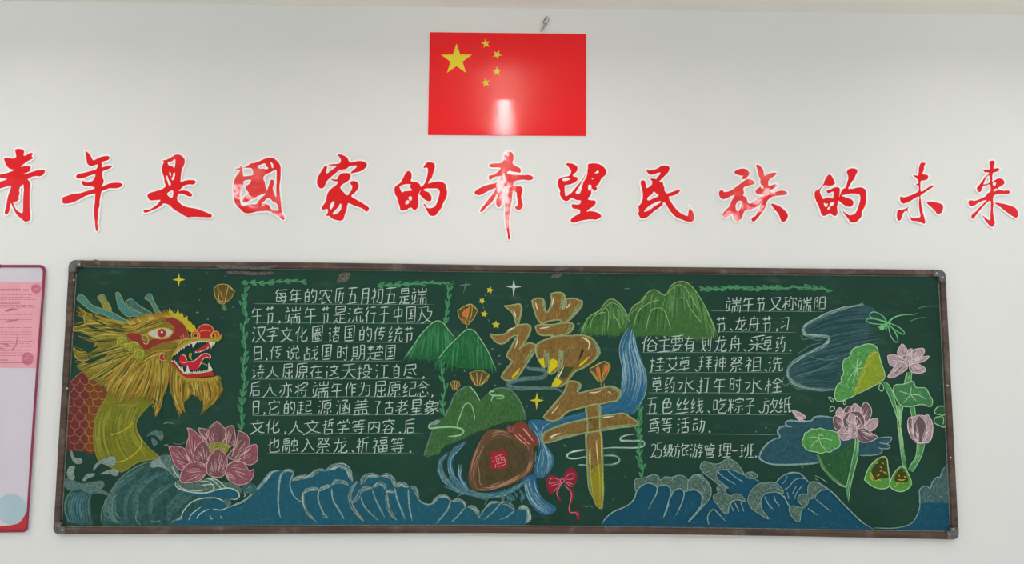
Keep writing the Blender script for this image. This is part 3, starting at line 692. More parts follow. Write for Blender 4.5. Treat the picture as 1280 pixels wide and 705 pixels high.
# right wave
d = DR(0)
R1 = pts('R', '75 632 110 562 170 512 240 482 300 450 340 402 358 345 400 300 450 280 500 294 522 318 560 294 610 306 640 345 700 323 740 355 800 333 860 350 885 390 890 450 897 460') + \
     pts('S', '200 395 230 410 260 470 330 520 345 440 400 405 470 410 500 420 480 390 400 350 340 330 300 300 240 190 270 155 340 148 400 168 470 203 530 225 600 246 650 262 735 262 800 195 880 172') + \
     pts('T', '60 196 120 202 165 235 200 268 260 272 330 312 400 367 460 432 540 512 630 597 715 654') + pts('p', '1092 662.6 1000 661.4 880 659.6 752 658.4')
d.fill('wave2', R1, smooth=False)
d.scatter(['wave', 'wavelight', 'wave2'], R1, 260, 6, 1.4, 1.4, 0.7)
d.scatter(['wavelight', 'teal2'], pts('p', '760 650 1070 654 1085 662 752 658'), 60, 10, 1.0, 0.0, 0.1)
rw = d.build('wave_drawing', board, 'deep blue wave with stippled foam under the right-hand text')
d = DR(1)
FO = [('R', '348 345 346 250 400 243 440 230 490 212 530 225 546 265 580 230 640 236 680 218 740 225 775 265 810 220 850 212 897 240 897 460 885 440 880 390 855 352 800 333 740 355 725 330 700 323 640 345 610 305 560 292 522 316 500 292 450 277 400 298 360 340'),
      ('S', '0 240 40 197 80 190 112 220 150 232 192 300 190 372 150 432 108 452 117 400 105 350 60 316 0 322'),
      ('S', '100 130 115 90 150 78 210 100 270 95 320 60 370 65 420 105 460 165 472 197 400 162 330 146 260 156 238 180 250 230 344 306 260 275 190 220 130 175'),
      ('S', '475 196 500 172 550 170 586 206 560 222 510 220'),
      ('S', '240 300 270 275 310 290 310 330 335 358 360 368 400 350 450 365 478 412 400 402 350 430 336 516 290 500 255 450 215 400 215 360 250 345'),
      ('S', '500 402 520 340 560 290 610 262 680 252 740 262 792 312 796 350 740 336 650 350 613 402 620 480 682 566 600 520 530 470'),
      ('T', '40 482 70 462 130 478 150 470 110 420 120 380 160 365 190 380 190 320 205 285 240 268 290 290 348 332 300 340 260 370 245 402 200 410 190 450 140 500 125 592 80 570 45 520')]
for k_, (cr, s) in enumerate(FO):
    d = DR(1); d.depth += .0006 * k_; q = pts(cr, s); d.fill('greyfoam', q)
    d.scatter(['foam', 'dim', 'gap', 'foam', 'gap', 'white'], cat(q, True), int(130 * (1 if len(q) > 9 else .3)), 3.4, 0.9, 0.8, 1.4)
    d.outline('waveline', 0.9, q); d.build('foam', rw, 'stippled grey foam')
d = DR(7)
for cr, s, w in (('R', '440 235 490 214 530 225 546 264', .9), ('R', '545 265 580 232 640 240 652 280', .9), ('R', '645 245 690 220 740 227 774 268', .9), ('R', '775 265 812 222 850 214 892 240', .9), ('S', '60 210 90 195 120 235 150 240', .8), ('S', '600 300 640 268 690 262', .8), ('S', '690 270 740 280 770 320', .8), ('R', '75 618 110 562 170 512 240 482 300 450 340 402 358 345 400 300 450 280 500 294 522 318 515 370 480 432 450 492', 1.5), ('R', '522 318 560 294 610 306 632 345 610 440 570 562', 1.4), ('R', '632 400 650 350 700 323 738 358 720 440 670 542', 1.4), ('R', '745 352 800 333 860 350 885 390 880 442', 1.4), ('R', '897 452 830 532 770 596', 1.7),
                 ('R', '615 440 595 500 575 550', 2.2), ('S', '108 450 60 520 0 584', 1.6), ('S', '245 160 300 212 405 276', 1.1), ('S', '330 155 400 212 470 256', 1.1), ('S', '175 612 165 540 210 480 250 512 316 582', 1.3), ('S', '645 372 670 432 716 482', 1.3), ('S', '720 362 735 412 772 452', 1.3), ('S', '740 337 800 372 860 472', 1.3), ('S', '355 430 385 502', 1.1), ('S', '390 420 432 502', 1.1), ('S', '440 415 470 502', 1.1),
                 ('S', '336 516 345 450 400 402 490 415', 1.2), ('S', '735 260 800 197 880 174 940 174', 1.4), ('S', '560 230 600 246', .9), ('S', '790 270 820 235 835 195', 1.0), ('T', '0 335 40 312 80 262 130 242 180 252', 1.2), ('T', '65 372 100 302', 1.0), ('T', '85 412 100 362 150 296', 1.0), ('T', '40 410 25 350', 1.0), ('T', '250 407 310 457 380 512', 1.1), ('T', '190 482 275 542', 1.1), ('T', '0 380 25 440 45 475', 1.2),
                 ('T', '0 212 60 196 120 202 168 238 200 275 260 272 330 312 400 367 460 432 540 512 630 597 720 652', 1.4), ('T', '245 220 300 245 346 278', .9), ('T', '245 242 275 262', .8), ('T', '415 270 450 292 500 306', 1.2), ('T', '720 640 800 642 890 644', .9)):
    d.line('waveline', w, pts(cr, s), ta=.06, tb=.15)
d.build('wave_line', rw, 'pale chalk outlines')

d = DR(0)
q = pts('U', '288 400 285 340 290 302 330 280 365 302 380 250 420 212 440 215 460 155 490 135 512 130 520 400 524 612 300 612 100 602 200 577 250 540 284 480')
d.fill('wave2', q, smooth=False); d.scatter(['wave', 'wavelight'], q, 70, 5, 1.3, 1.4, .8)
fw = d.build('wave_drawing', board, 'small blue wave in the bottom right corner')
d = DR(1)
q = pts('U', '288 405 286 340 290 302 330 278 366 302 380 250 420 210 440 214 460 155 490 133 512 130 520 385 450 400 400 405 340 400')
d.fill('slate2', q); d.scatter(['mist', 'foam', 'slate'], q, 110, 4, 1.2, 1.2, 1.0)
d.line('waveline', 1.2, pts('U', '30 592 140 584 220 560 262 515 290 440 292 360 288 312 320 282 350 282 368 302 385 250 420 212 440 214 462 155 490 135 510 130'))
d.build('foam', fw, 'pale slate foam')

# ------------------------------------------------------------------ lotus flowers
def petal(d, mats, line, q, base, n=26, w=0.8):
    """one chalk petal: fill, veins running from the base point to the edge, pale outline"""
    c = cat(q, True); d.fill(mats[0], q)
    for _ in range(n):
        e = random.choice(c); a, b = random.uniform(.15, .5), random.uniform(.6, .93)
        m_ = lerp(base, e, (a + b) / 2); j = random.uniform(-1, 1)
        d.line(random.choice(mats), w * 1.3, [lerp(base, e, a), (m_[0] + j, m_[1]), lerp(base, e, b)], ta=.3, tb=.5)
    for _ in range(int(n * .7)):
        e = random.choice(c); a = random.uniform(.25, .55)
        m_ = lerp(base, e, a + .15); j = random.uniform(-1, 1)
        d.line(line, w * .8, [lerp(base, e, a), (m_[0] + j, m_[1]), lerp(base, e, a + .35)], ta=.3, tb=.5)
    d.outline(line, w, q)
BIG = [('500 45 570 110 590 180 570 250 500 242 430 250 405 190 430 120', '500 300'), ('340 105 415 120 430 150 410 205 375 190 350 150', '440 260'),
       ('575 110 640 82 660 150 665 222 620 272 590 260 590 170', '580 300'), ('240 105 290 120 340 170 382 215 330 282 295 350 300 400 255 416 230 350 230 260 256 170', '300 440'),
       ('690 130 760 160 790 222 780 280 750 300 740 362 680 392 610 370 600 342 670 250', '620 400'), ('380 215 430 270 440 340 410 420 350 412 300 390 300 320 330 260', '400 440'),
       ('750 290 800 260 850 253 862 340 850 402 790 432 740 412 690 390 740 360', '640 430'), ('78 272 140 265 220 290 235 350 262 420 220 450 190 482 130 430 100 350', '300 470'),
       ('500 285 560 320 592 380 585 470 550 532 480 537 420 510 413 430 450 340', '500 560'), ('175 562 190 490 250 420 330 405 390 430 412 490 360 560 290 582 200 587', '430 480'), ('590 440 640 400 730 410 770 460 790 490 826 468 820 532 780 585 700 607 620 577 578 520', '560 450')]
lot = None
d = DR(2); d.disc('pod', pts('F', '515 285')[0], 13.2, 20, 8.4)
for k in range(26):
    x, y = 515 + random.uniform(-75, 75), 282 + random.uniform(-40, 40)
    d.line(random.choice(['podline', 'olivedark', 'pod']), 0.8, pts('F', f'{x} {y} {x+12} {y-9} {x+26} {y-2} {x+20} {y+9}'))
lot = d.build('lotus_drawing', board, 'large pink chalk lotus in front of the dragon')
for i, (s, b) in enumerate(BIG):
    d = DR(2); d.depth += 0.0001 * (1 + i)
    if i < 3: d.depth -= 0.0001 * (i + 2)
    petal(d, [random.choice(['petal', 'petal2', 'petal']), 'petal3', 'petal2', 'petal3'] if i != 10 else ['petal2', 'petal2', 'petal'], 'petalline', pts('F', s), pts('F', b)[0], 34)
    d.build('petal', lot)
d = DR(2); d.line('dim', .8, pts('F', '110 235 160 250 200 240 240 212')); d.line('dim', .8, pts('F', '415 115 450 80 485 55')); d.line('dim', 1.0, pts('F', '30 68 70 50 125 72'))
d.build('stroke', lot)

def flower(name, label, cr, petals, mats, w=0.75):
    root = None
    for i, (s, b) in enumerate(petals):
        d = DR(3); d.depth += 0.0001 * i
        petal(d, mats[i % len(mats)], 'roseline', pts(cr, s), pts(cr, b)[0], 22, w)
        if root is None: root = d.build(name, board, label)
        else: d.build('petal', root)
    return root
RM = [['rose', 'rose', 'rose2'], ['rose', 'rose2', 'rose']]
RM3 = [['rose2', 'rose', 'rose3', 'rose2'], ['rose', 'rose2', 'rose3']]
flower('lotus_drawing', 'pale pink lotus on the tall stem', 'X', [('525 290 555 280 545 312 525 312', '540 340'), ('490 250 515 270 525 310 500 332 470 325 463 295', '520 350'), ('400 325 450 320 490 345 470 375 440 394 410 375', '520 365'),
    ('550 320 560 290 600 280 632 283 625 320 590 342 555 347', '530 360'), ('555 350 600 335 662 328 640 355 600 370 560 372', '525 360'), ('400 457 440 400 470 360 500 370 527 400 480 440 430 464', '530 360'), ('540 385 580 373 642 410 615 434 560 432 538 410', '530 370'), ('500 362 530 322 552 340 552 375 530 388', '530 400')], RM)
flower('lotus_drawing', 'pink lotus beside the round green leaf', 'Z', [('115 222 110 160 135 150 165 175 167 215 140 242', '200 260'), ('125 130 145 98 170 115 165 160 130 152', '190 200'), ('175 110 205 88 232 105 215 132 180 132', '220 180'), ('220 100 245 72 282 105 270 132 230 127', '240 180'),
    ('285 100 310 63 346 100 346 150 310 197 283 140', '260 230'), ('305 217 330 180 388 168 382 217 345 247 315 232', '250 250'), ('168 170 200 130 270 123 302 165 302 212 250 232 210 207 180 227', '235 240'), ('200 170 215 135 245 150 250 200 225 215', '230 240'), ('250 150 270 165 285 200 262 225 248 190', '240 240'),
    ('130 252 180 235 222 255 222 292 170 304 145 275', '250 260'), ('258 230 310 228 350 260 388 285 340 312 280 314 253 275', '250 240'), ('205 250 210 210 230 193 257 230 250 282 220 287', '230 300')], RM3)
flower('lotus_bud_drawing', 'pink lotus bud on a curved stem', 'W', [('325 185 335 160 370 155 395 145 440 150 445 138 470 170 484 222 478 282 460 312 410 322 370 312 340 272 326 230', '405 330'), ('325 185 337 160 352 165 355 220 365 300 340 272', '380 320'), ('437 150 447 138 472 170 484 222 470 300 440 318 445 220', '420 320'), ('395 145 432 180 440 240 415 318 375 300 360 220', '405 330')], [['rose', 'rose', 'rose2'], ['rose2', 'rose', 'rose']])
flower('petal_drawing', 'small fallen pink petal', 'Y', [('390 225 400 245 440 280 500 300 455 302 420 270', '400 250'), ('383 213 410 215 460 235 497 268 470 277 430 260', '400 240')], [['rose', 'rose3', 'rose']])

# ------------------------------------------------------------------ lanterns
def lantern(label, cr, body, lines, flames, tail=None):
    d = DR(1); q = pts(cr, body); d.fill('lantern', q, smooth=False)
    ys = [a[1] for a in q]; xs = [a[0] for a in q]; c = (sum(xs) / len(xs), max(ys))
    for _ in range(26):
        e = lerp(random.choice(q), random.choice(q), random.random())
        d.line(random.choice(['gold', 'hair4', 'lantern', 'flame']), 0.9, [lerp(c, e, random.uniform(.1, .3)), lerp(c, e, random.uniform(.6, .95))], smooth=False, tb=.4)
    d.outline('lanternline', 0.7, q, smooth=False)
    for s in lines: d.line('lanternline', 0.8, pts(cr, s))
    if tail: d.fill('olive2', pts(cr, tail))
    o = d.build('lantern_drawing', board, label)
    for s in flames:
        d = DR(2); d.fill('flame2', pts(cr, s)); d.line('gold', .7, pts(cr, s)[:3]); d.build('flame', o)
lantern('brown sky lantern above the dragon', 'a', '192 145 225 112 272 106 322 115 376 170 345 235 308 262 235 270 205 222', ('322 115 305 190 290 262', '225 120 232 190 240 265', '320 120 372 168', '218 268 250 255 285 262 300 268 270 282 235 275'), (), '272 290 290 290 305 330 285 342 268 320')
lantern('brown sky lantern above the green hill pair', 'K', '390 210 430 182 480 163 527 205 500 262 462 302 430 292 400 252', ('475 165 462 230 440 292', '490 170 485 230 465 298', '390 210 430 182 480 163 527 205', '450 302 452 325 458 328'), ('418 232 440 205 472 188 450 252',))
lantern('golden fan-shaped lantern over the olive hill', 'L', '333 66 382 50 432 50 482 82 462 122 412 162 375 152 350 112', ('340 66 380 155', '385 52 395 158', '430 52 405 160', '475 80 415 160'), ())
lantern('tiny golden lantern beside the vine', 'L', '193 136 222 122 257 130 264 157 236 192 210 182', ('225 122 224 186', '245 128 232 190'), ())
lantern('dark lantern with orange flames under the large title', 'O', '393 65 500 10 548 45 520 112 482 167 455 157 420 112', ('393 65 500 10 548 45', '460 45 475 160', '510 30 480 160', '475 170 478 195', '500 170 502 205', '410 80 460 150'), ('440 62 465 55 472 140 455 125', '500 50 530 38 538 60 500 110'))
# dark inside of that last one
# ------------------------------------------------------------------ vines
def vine(label, path, leaf, gap, w=1.0):
    d = DR(1); p_ = cat(path); L = sum(math.dist(a, b) for a, b in zip(p_, p_[1:]))
    n = max(4, int(L / gap)); q = resample(p_, n * 4)
    wob = [(x + 1.0 * math.sin(i * 0.8), y + 1.0 * math.sin(i * 0.7 + 1)) for i, (x, y) in enumerate(q)]
    d.line('vine', 1.1, wob, wob=.2); d.line('vine2', 1.2, q, wob=.3)
    d.line('vine', 1.0, [(x + random.gauss(0, .8), y + random.gauss(0, .8)) for x, y in q])
    for i in range(n):
        a, b = q[i * 4], q[min(i * 4 + 3, len(q) - 1)]
        dx, dy = b[0] - a[0], b[1] - a[1]; l = math.hypot(dx, dy) or 1; dx /= l; dy /= l
        for s in ((1, -1) if random.random() < .55 else ((1,) if i % 2 else (-1,))):
            g_ = leaf * random.uniform(.75, 1.25); o_ = w * random.uniform(.35, .6)
            nx, ny = -dy * s, dx * s
            t = (a[0] + dx * g_ + nx * g_ * o_, a[1] + dy * g_ + ny * g_ * o_)
            m1 = (a[0] + dx * g_ * .35 + nx * g_ * (o_ * .35 + .17), a[1] + dy * g_ * .35 + ny * g_ * (o_ * .35 + .17))
            m2 = (a[0] + dx * g_ * .6 + nx * g_ * (o_ * .55 - .14), a[1] + dy * g_ * .6 + ny * g_ * (o_ * .55 - .14))
            d.fill('vinefill', [a, m1, t, m2]); d.outline('vine', 0.6, [a, m1, t, m2])
            d.line('vine', 0.6, [a, lerp(m1, m2, .5), t])
    return d.build('vine_drawing', board, label)
vine('leafy vine hanging left of the long text', pts('p', '301 537 302 515 303 495 306 475 304 455 307 435 304 415 308 395 305 378 307 358'), 10, 10)
vine('short vine above the start of the long text', pts('p', '302 353.5 320 353 335 354 350 352 365 351 384 352.5'), 8, 10, .8)
vine('vine above the end of the long text', pts('p', '472 357.3 490 356 510 355 530 354.5 550 353.5 564 356'), 8, 10, .8)
vine('vine hanging right of the long text', pts('p', '557 405 558 390 561 378 560 366 563 357'), 9, 9)
vine('lower vine between the hills', pts('p', '555 519 553 502 556 485 553 470 552 458 553 450'), 9, 9)
vine('vine above the right-hand text', pts('p', '1041 362.5 1025 361 1000 359 980 360 960 359.5 940 361.5 920 359 900 361 875 361'), 8.5, 8.5, .8)
vine('vine left of the right-hand text', pts('p', '802 597 803 580 799 565 801 550 798 535 802 520 800 508'), 9, 9)
d = DR(1); d.line('vine', .8, pts('c', '990 115 1020 118 1040 100 1025 85 1015 100')); d.build('tendril_drawing', board)

# ------------------------------------------------------------------ mountains
def mountain(label, parts, base, lines_m, edge, seeds=70, fringe=5):
    root = None
    for i, (cr, s, ridge) in enumerate(parts):
        d = DR(0 if i == 0 else 1); d.depth += .0002 * i
        q = pts(cr, s); d.fill(base, q, smooth=False)
        c = pts(cr, ridge); apex = c[len(c) // 2]; cc = cat(c)
        ymax = max(y for _, y in q); xs = [x for x, _ in q]
        for _ in range(seeds):
            a = random.choice(cc); sx = a[0] + (a[0] - apex[0]) * random.uniform(0.1, 0.5)
            y1 = min(ymax + random.uniform(-4, fringe), a[1] + random.uniform(14, 50)); m_ = lerp(a, (sx, y1), .5)
            st = random.uniform(0, .4)
            qq = [lerp(a, (sx, y1), st), (m_[0] + (a[0]-apex[0]) * .04, m_[1] + st * 8), (sx, y1)]
            if inside(qq[0][0], qq[0][1] + 1, q): d.line(random.choice(lines_m), random.uniform(.8, 2.6), qq, ta=.2, tb=.6)
        for _ in range(int((max(xs) - min(xs)) * .8)):      # ragged foot
            x = random.uniform(min(xs) + 2, max(xs) - 2)
            y = max((yy for yy in np.arange(min(y for _, y in q), ymax, 1.5) if inside(x, yy, q)), default=None)
            if y: d.line(base, random.uniform(1.5, 3), [(x, y - 4), (x + random.uniform(-1, 1), y + random.uniform(1, fringe))], smooth=False, tb=.6)
        d.line(edge, 1.0, c)
        if root is None: root = d.build('mountain_drawing', board, label)
        else: d.build('peak', root)
    return root
mt = mountain('pair of deep green chalk hills', [('K', '45 515 100 430 150 360 210 300 250 278 290 290 330 340 372 392 330 480 265 537 200 542 130 537 80 527', '45 517 100 430 150 360 210 300 250 276 290 290 330 340 372 392'),
          ('K', '258 537 320 460 390 390 450 340 495 340 545 400 600 490 640 590 580 607 500 602 400 597 330 572', '256 538 320 460 390 390 450 338 497 340 545 400 600 490 642 592')], 'hillgreen', ['hillgreen', 'hillline', 'vine2', 'vine2'], 'hilledge')
mt2 = mountain('olive green triple peak above the river', [('Q', '38 360 60 290 90 250 150 215 190 160 230 147 270 170 310 220 342 300 325 340 290 345 270 378 200 370 120 370', '36 362 60 290 90 250 150 215 190 160 230 145 270 170 310 220 342 302'),
          ('Q', '330 250 360 190 420 155 450 105 500 88 562 122 600 60 650 36 700 43 750 90 800 170 840 250 866 320 862 390 760 402 680 392 600 382 520 372 430 378 365 380 345 300', '328 252 360 190 420 155 450 105 500 86 562 122 600 60 650 34 700 43 750 90 800 170 840 250 866 320 864 392')], 'olive', ['olive', 'olive2', 'olivedark', 'olive2'], 'oliveedge', 110, 4)
d = DR(2)
for s in ('365 320 380 250 410 205 470 165 530 152', '440 350 455 270 480 210 540 205 570 250 600 350', '620 140 690 140 710 190 760 260 800 300', '580 110 620 65 670 60 720 120 770 220', '90 330 100 280 130 240 190 228', '200 340 205 230 180 190', '230 240 260 280 280 330', '150 240 200 180 240 170 280 200'):
    d.line('oliveedge', 0.8, pts('Q', s))
d.build('ridge_line', mt2)
d = DR(0)
hill = pts('L', '0 672 30 580 60 490 45 460 90 410 150 388 190 310 230 220 280 180 330 158 370 200 410 272 450 230 490 195 560 176 630 188 690 250 730 330 747 412 690 412 620 422 540 442 460 477 400 492 330 522 280 552 210 582 150 602 110 662 60 672 20 687')
d.fill('olive', hill, smooth=False)
d.scatter(['olive2', 'olivedark', 'olive', 'dim', 'olivedark', 'vine2'], hill, 900, 4.4, 1.4, 1.3, 0.6)
for i in range(70):
    a = resample(pts('L', '20 670 110 650 150 595 280 545 400 488 540 438 690 410 745 410'), 70)[i]
    d.line(random.choice(['olive', 'olive2']), 1.6, [(a[0], a[1] - 4), (a[0] - 1.2, a[1] + random.uniform(.5, 4))], smooth=False, tb=.6)
for s in ('0 672 30 580 60 490', '150 388 190 310 230 220 280 180 330 158', '490 195 560 176 630 188 690 250 730 330 747 412'): d.line('dim', 1.8, pts('L', s), wob=.3)
hl = d.build('mountain_drawing', board, 'grassy green hill above the jar')
d = DR(1)
for s in ('240 452 270 370 300 297 345 296 368 370 372 395 365 432', '330 160 370 200 412 272', '495 275 500 250 515 225'): d.line('hilledge', 1.3, pts('L', s))
for s, w in (('95 415 48 440 35 462 50 472 120 465 200 462 270 474 290 490 282 510 250 527 178 532', 2.2), ('520 200 490 202 478 215 490 224 530 232 575 232 586 242 570 252 530 254', 2.0)): d.line('hilledge', w, pts('L', s), ta=.05, tb=.1)
d.fill('foam', pts('L', '45 440 90 410 120 420 100 440 60 450')); d.build('mist_line', hl)

# ------------------------------------------------------------------ river and splash
d = DR(0)
rv = pts('Q', '345 308 366 320 370 400 400 520 436 600 443 690') + pts('O', '800 60 813 155 800 255 755 340 710 400 600 397 480 402 360 432 180 472 60 522 40 600 0 600 -20 520 0 437 80 452 200 422 350 387 490 352 570 312 615 252 640 172 650 92 632 5') + pts('Q', '283 690 295 600 273 480 290 390')
d.fill('river', rv, smooth=False)
d.strands(['river', 'river2', 'splash', 'river2'], 1.8, [pts('Q', '350 315 285 440 285 500 300 620 290 720') + pts('O', '645 170 600 290 480 352 350 388 200 425 60 470 0 470'), pts('Q', '356 315 330 440 350 560 380 700') + pts('O', '740 150 700 290 600 372 420 402 250 440 80 500 10 560'), pts('Q', '362 320 370 420 430 600 440 690') + pts('O', '805 160 780 290 700 392 600 397 400 422 200 468 60 530 30 600')], 150, 0.8)
d.strands(['riverline'], 0.7, [pts('Q', '350 315 285 440 285 500 300 620 290 720') + pts('O', '645 170 620 250'), pts('Q', '362 320 370 420 430 600 440 690') + pts('O', '805 160 760 330')], 34, 0.4)
d.line('riverline', .9, pts('Q', '345 308 290 390 273 480 295 600 283 690')); d.line('riverline', .9, pts('Q', '366 320 370 400 400 520 436 600 443 690') + pts('O', '800 60 813 155 800 255 755 340 712 400'))
rvo = d.build('river_drawing', board, 'blue chalk river falling from the mountains')
d = DR(1)
s1 = pts('M', '605 100 620 76 680 74 800 84 806 108 730 130 690 150 695 215 720 235 770 320 745 397 690 442 650 432 640 380 670 310 685 240 670 190 650 160 620 135')
d.fill('river', s1); d.strands(['splash', 'river2', 'riverline', 'river'], 1.0, [pts('M', '610 110 650 150 680 200 680 260 650 380 660 430'), pts('M', '640 80 670 120 700 240 720 330 690 440'), pts('M', '800 90 700 110 700 220 765 320 740 395')], 80, .6)
s2 = pts('M', '572 450 625 420 652 440 665 500 700 570 782 627 760 662 720 674 660 652 610 590 583 520')
d.fill('river2', s2); d.strands(['splash', 'river2', 'riverline', 'river'], 1.0, [pts('M', '580 450 590 530 640 620 720 670'), pts('M', '610 430 620 520 680 600 750 660'), pts('M', '648 440 660 510 700 575 780 628')], 70, .6)
for s, w in (('207 215 150 262 115 330 120 402 150 472 192 502', 6.5), ('95 290 60 332 55 392 90 462 150 512 230 532 320 552 430 542 520 512 602 450', 7), ('182 365 175 432 200 482 232 522', 5)):
    p_ = pts('M', s); d.line('river', w, p_, ta=.2, tb=.2, wob=.1)
    for k in range(16):
        q = [(x + random.gauss(0, w * .25), y + random.gauss(0, w * .25)) for x, y in p_]
        d.line(random.choice(['splash', 'riverline', 'dim', 'river2']), .9, q, ta=.2, tb=.3)
for s in ('65 490 120 510 200 530 300 565 345 580', '150 572 180 545 215 538', '330 612 345 580 380 545', '640 330 668 300', '650 345 655 270'): d.line('dim', 1.0, pts('M', s))
for k in range(26):
    x, y = random.uniform(430, 575), random.uniform(505, 570); d.line(random.choice(['mist', 'teal2', 'splash']), 2.2, pts('M', f'{x} {y} {x+10} {y+16} {x+4} {y+30}'), tb=.5)
d.build('splash', rvo, 'blue splash curling round the jar')

# ------------------------------------------------------------------ jar
d = DR(2)
q = pts('M', '340 150 380 133 460 138 500 165 580 200 632 230 647 300 632 380 602 420 520 472 430 502 330 522 258 512 228 450 233 390 258 300 300 210'); d.fill('jarrim', q)
q2 = pts('M', '345 225 430 190 500 195 590 250 612 310 592 390 542 432 430 482 340 502 282 502 278 430 300 330'); d.fill('jar', q2)
d.scatter(['jar', 'jardark', 'jardark'], q2, 90, 12, 3.0, 1.3, .6)
for g_, n in (((('350 140 290 230 245 350 232 430 262 508'), ('400 140 330 230 285 350 270 430 290 505')), 34), ((('370 135 450 140 520 170'), ('380 190 440 165 500 190')), 16), ((('262 512 350 518 450 490 600 415'), ('290 500 380 500 480 460 590 390')), 16), ((('600 230 615 300 600 380 570 425'), ('640 260 645 310 632 380 600 420')), 16)):
    d.strands(['jarline', 'jarrim', 'jarline', 'petal3'], .9, [pts('M', s) for s in g_], n, .4)
d.line('jarline', .9, pts('M', '290 360 300 430 300 470 320 495')); d.line('jarline', .9, pts('M', '365 490 400 478 450 460'))
jar = d.build('jar_drawing', board, 'brown chalk wine jar tipped on its side')
d = DR(3)
q = pts('M', '510 108 550 83 592 95 632 150 672 212 652 242 600 237 560 212 520 172 490 150 470 122'); d.fill('jarcap', q)
d.scatter(['jarcap', 'facered', 'jarrim'], q, 40, 8, 1.4, .9, .2)
for s in ('570 125 610 175 640 210', '580 130 625 190', '520 165 560 205 600 235', '530 180 570 215', '585 205 620 232', '540 160 590 205'): d.line('capline', 1.0, pts('M', s))
for s in ('470 125 492 150', '490 105 492 150', '515 118 495 150', '478 108 490 148', '518 140 496 152', '472 145 490 152'): d.line('capline', 1.0, pts('M', s), smooth=False)
d.build('stopper', jar, 'red-brown cloth stopper')
d = DR(3)
d.fill('caplabel', pts('M', '373 277 470 268 476 375 370 386'), smooth=False)
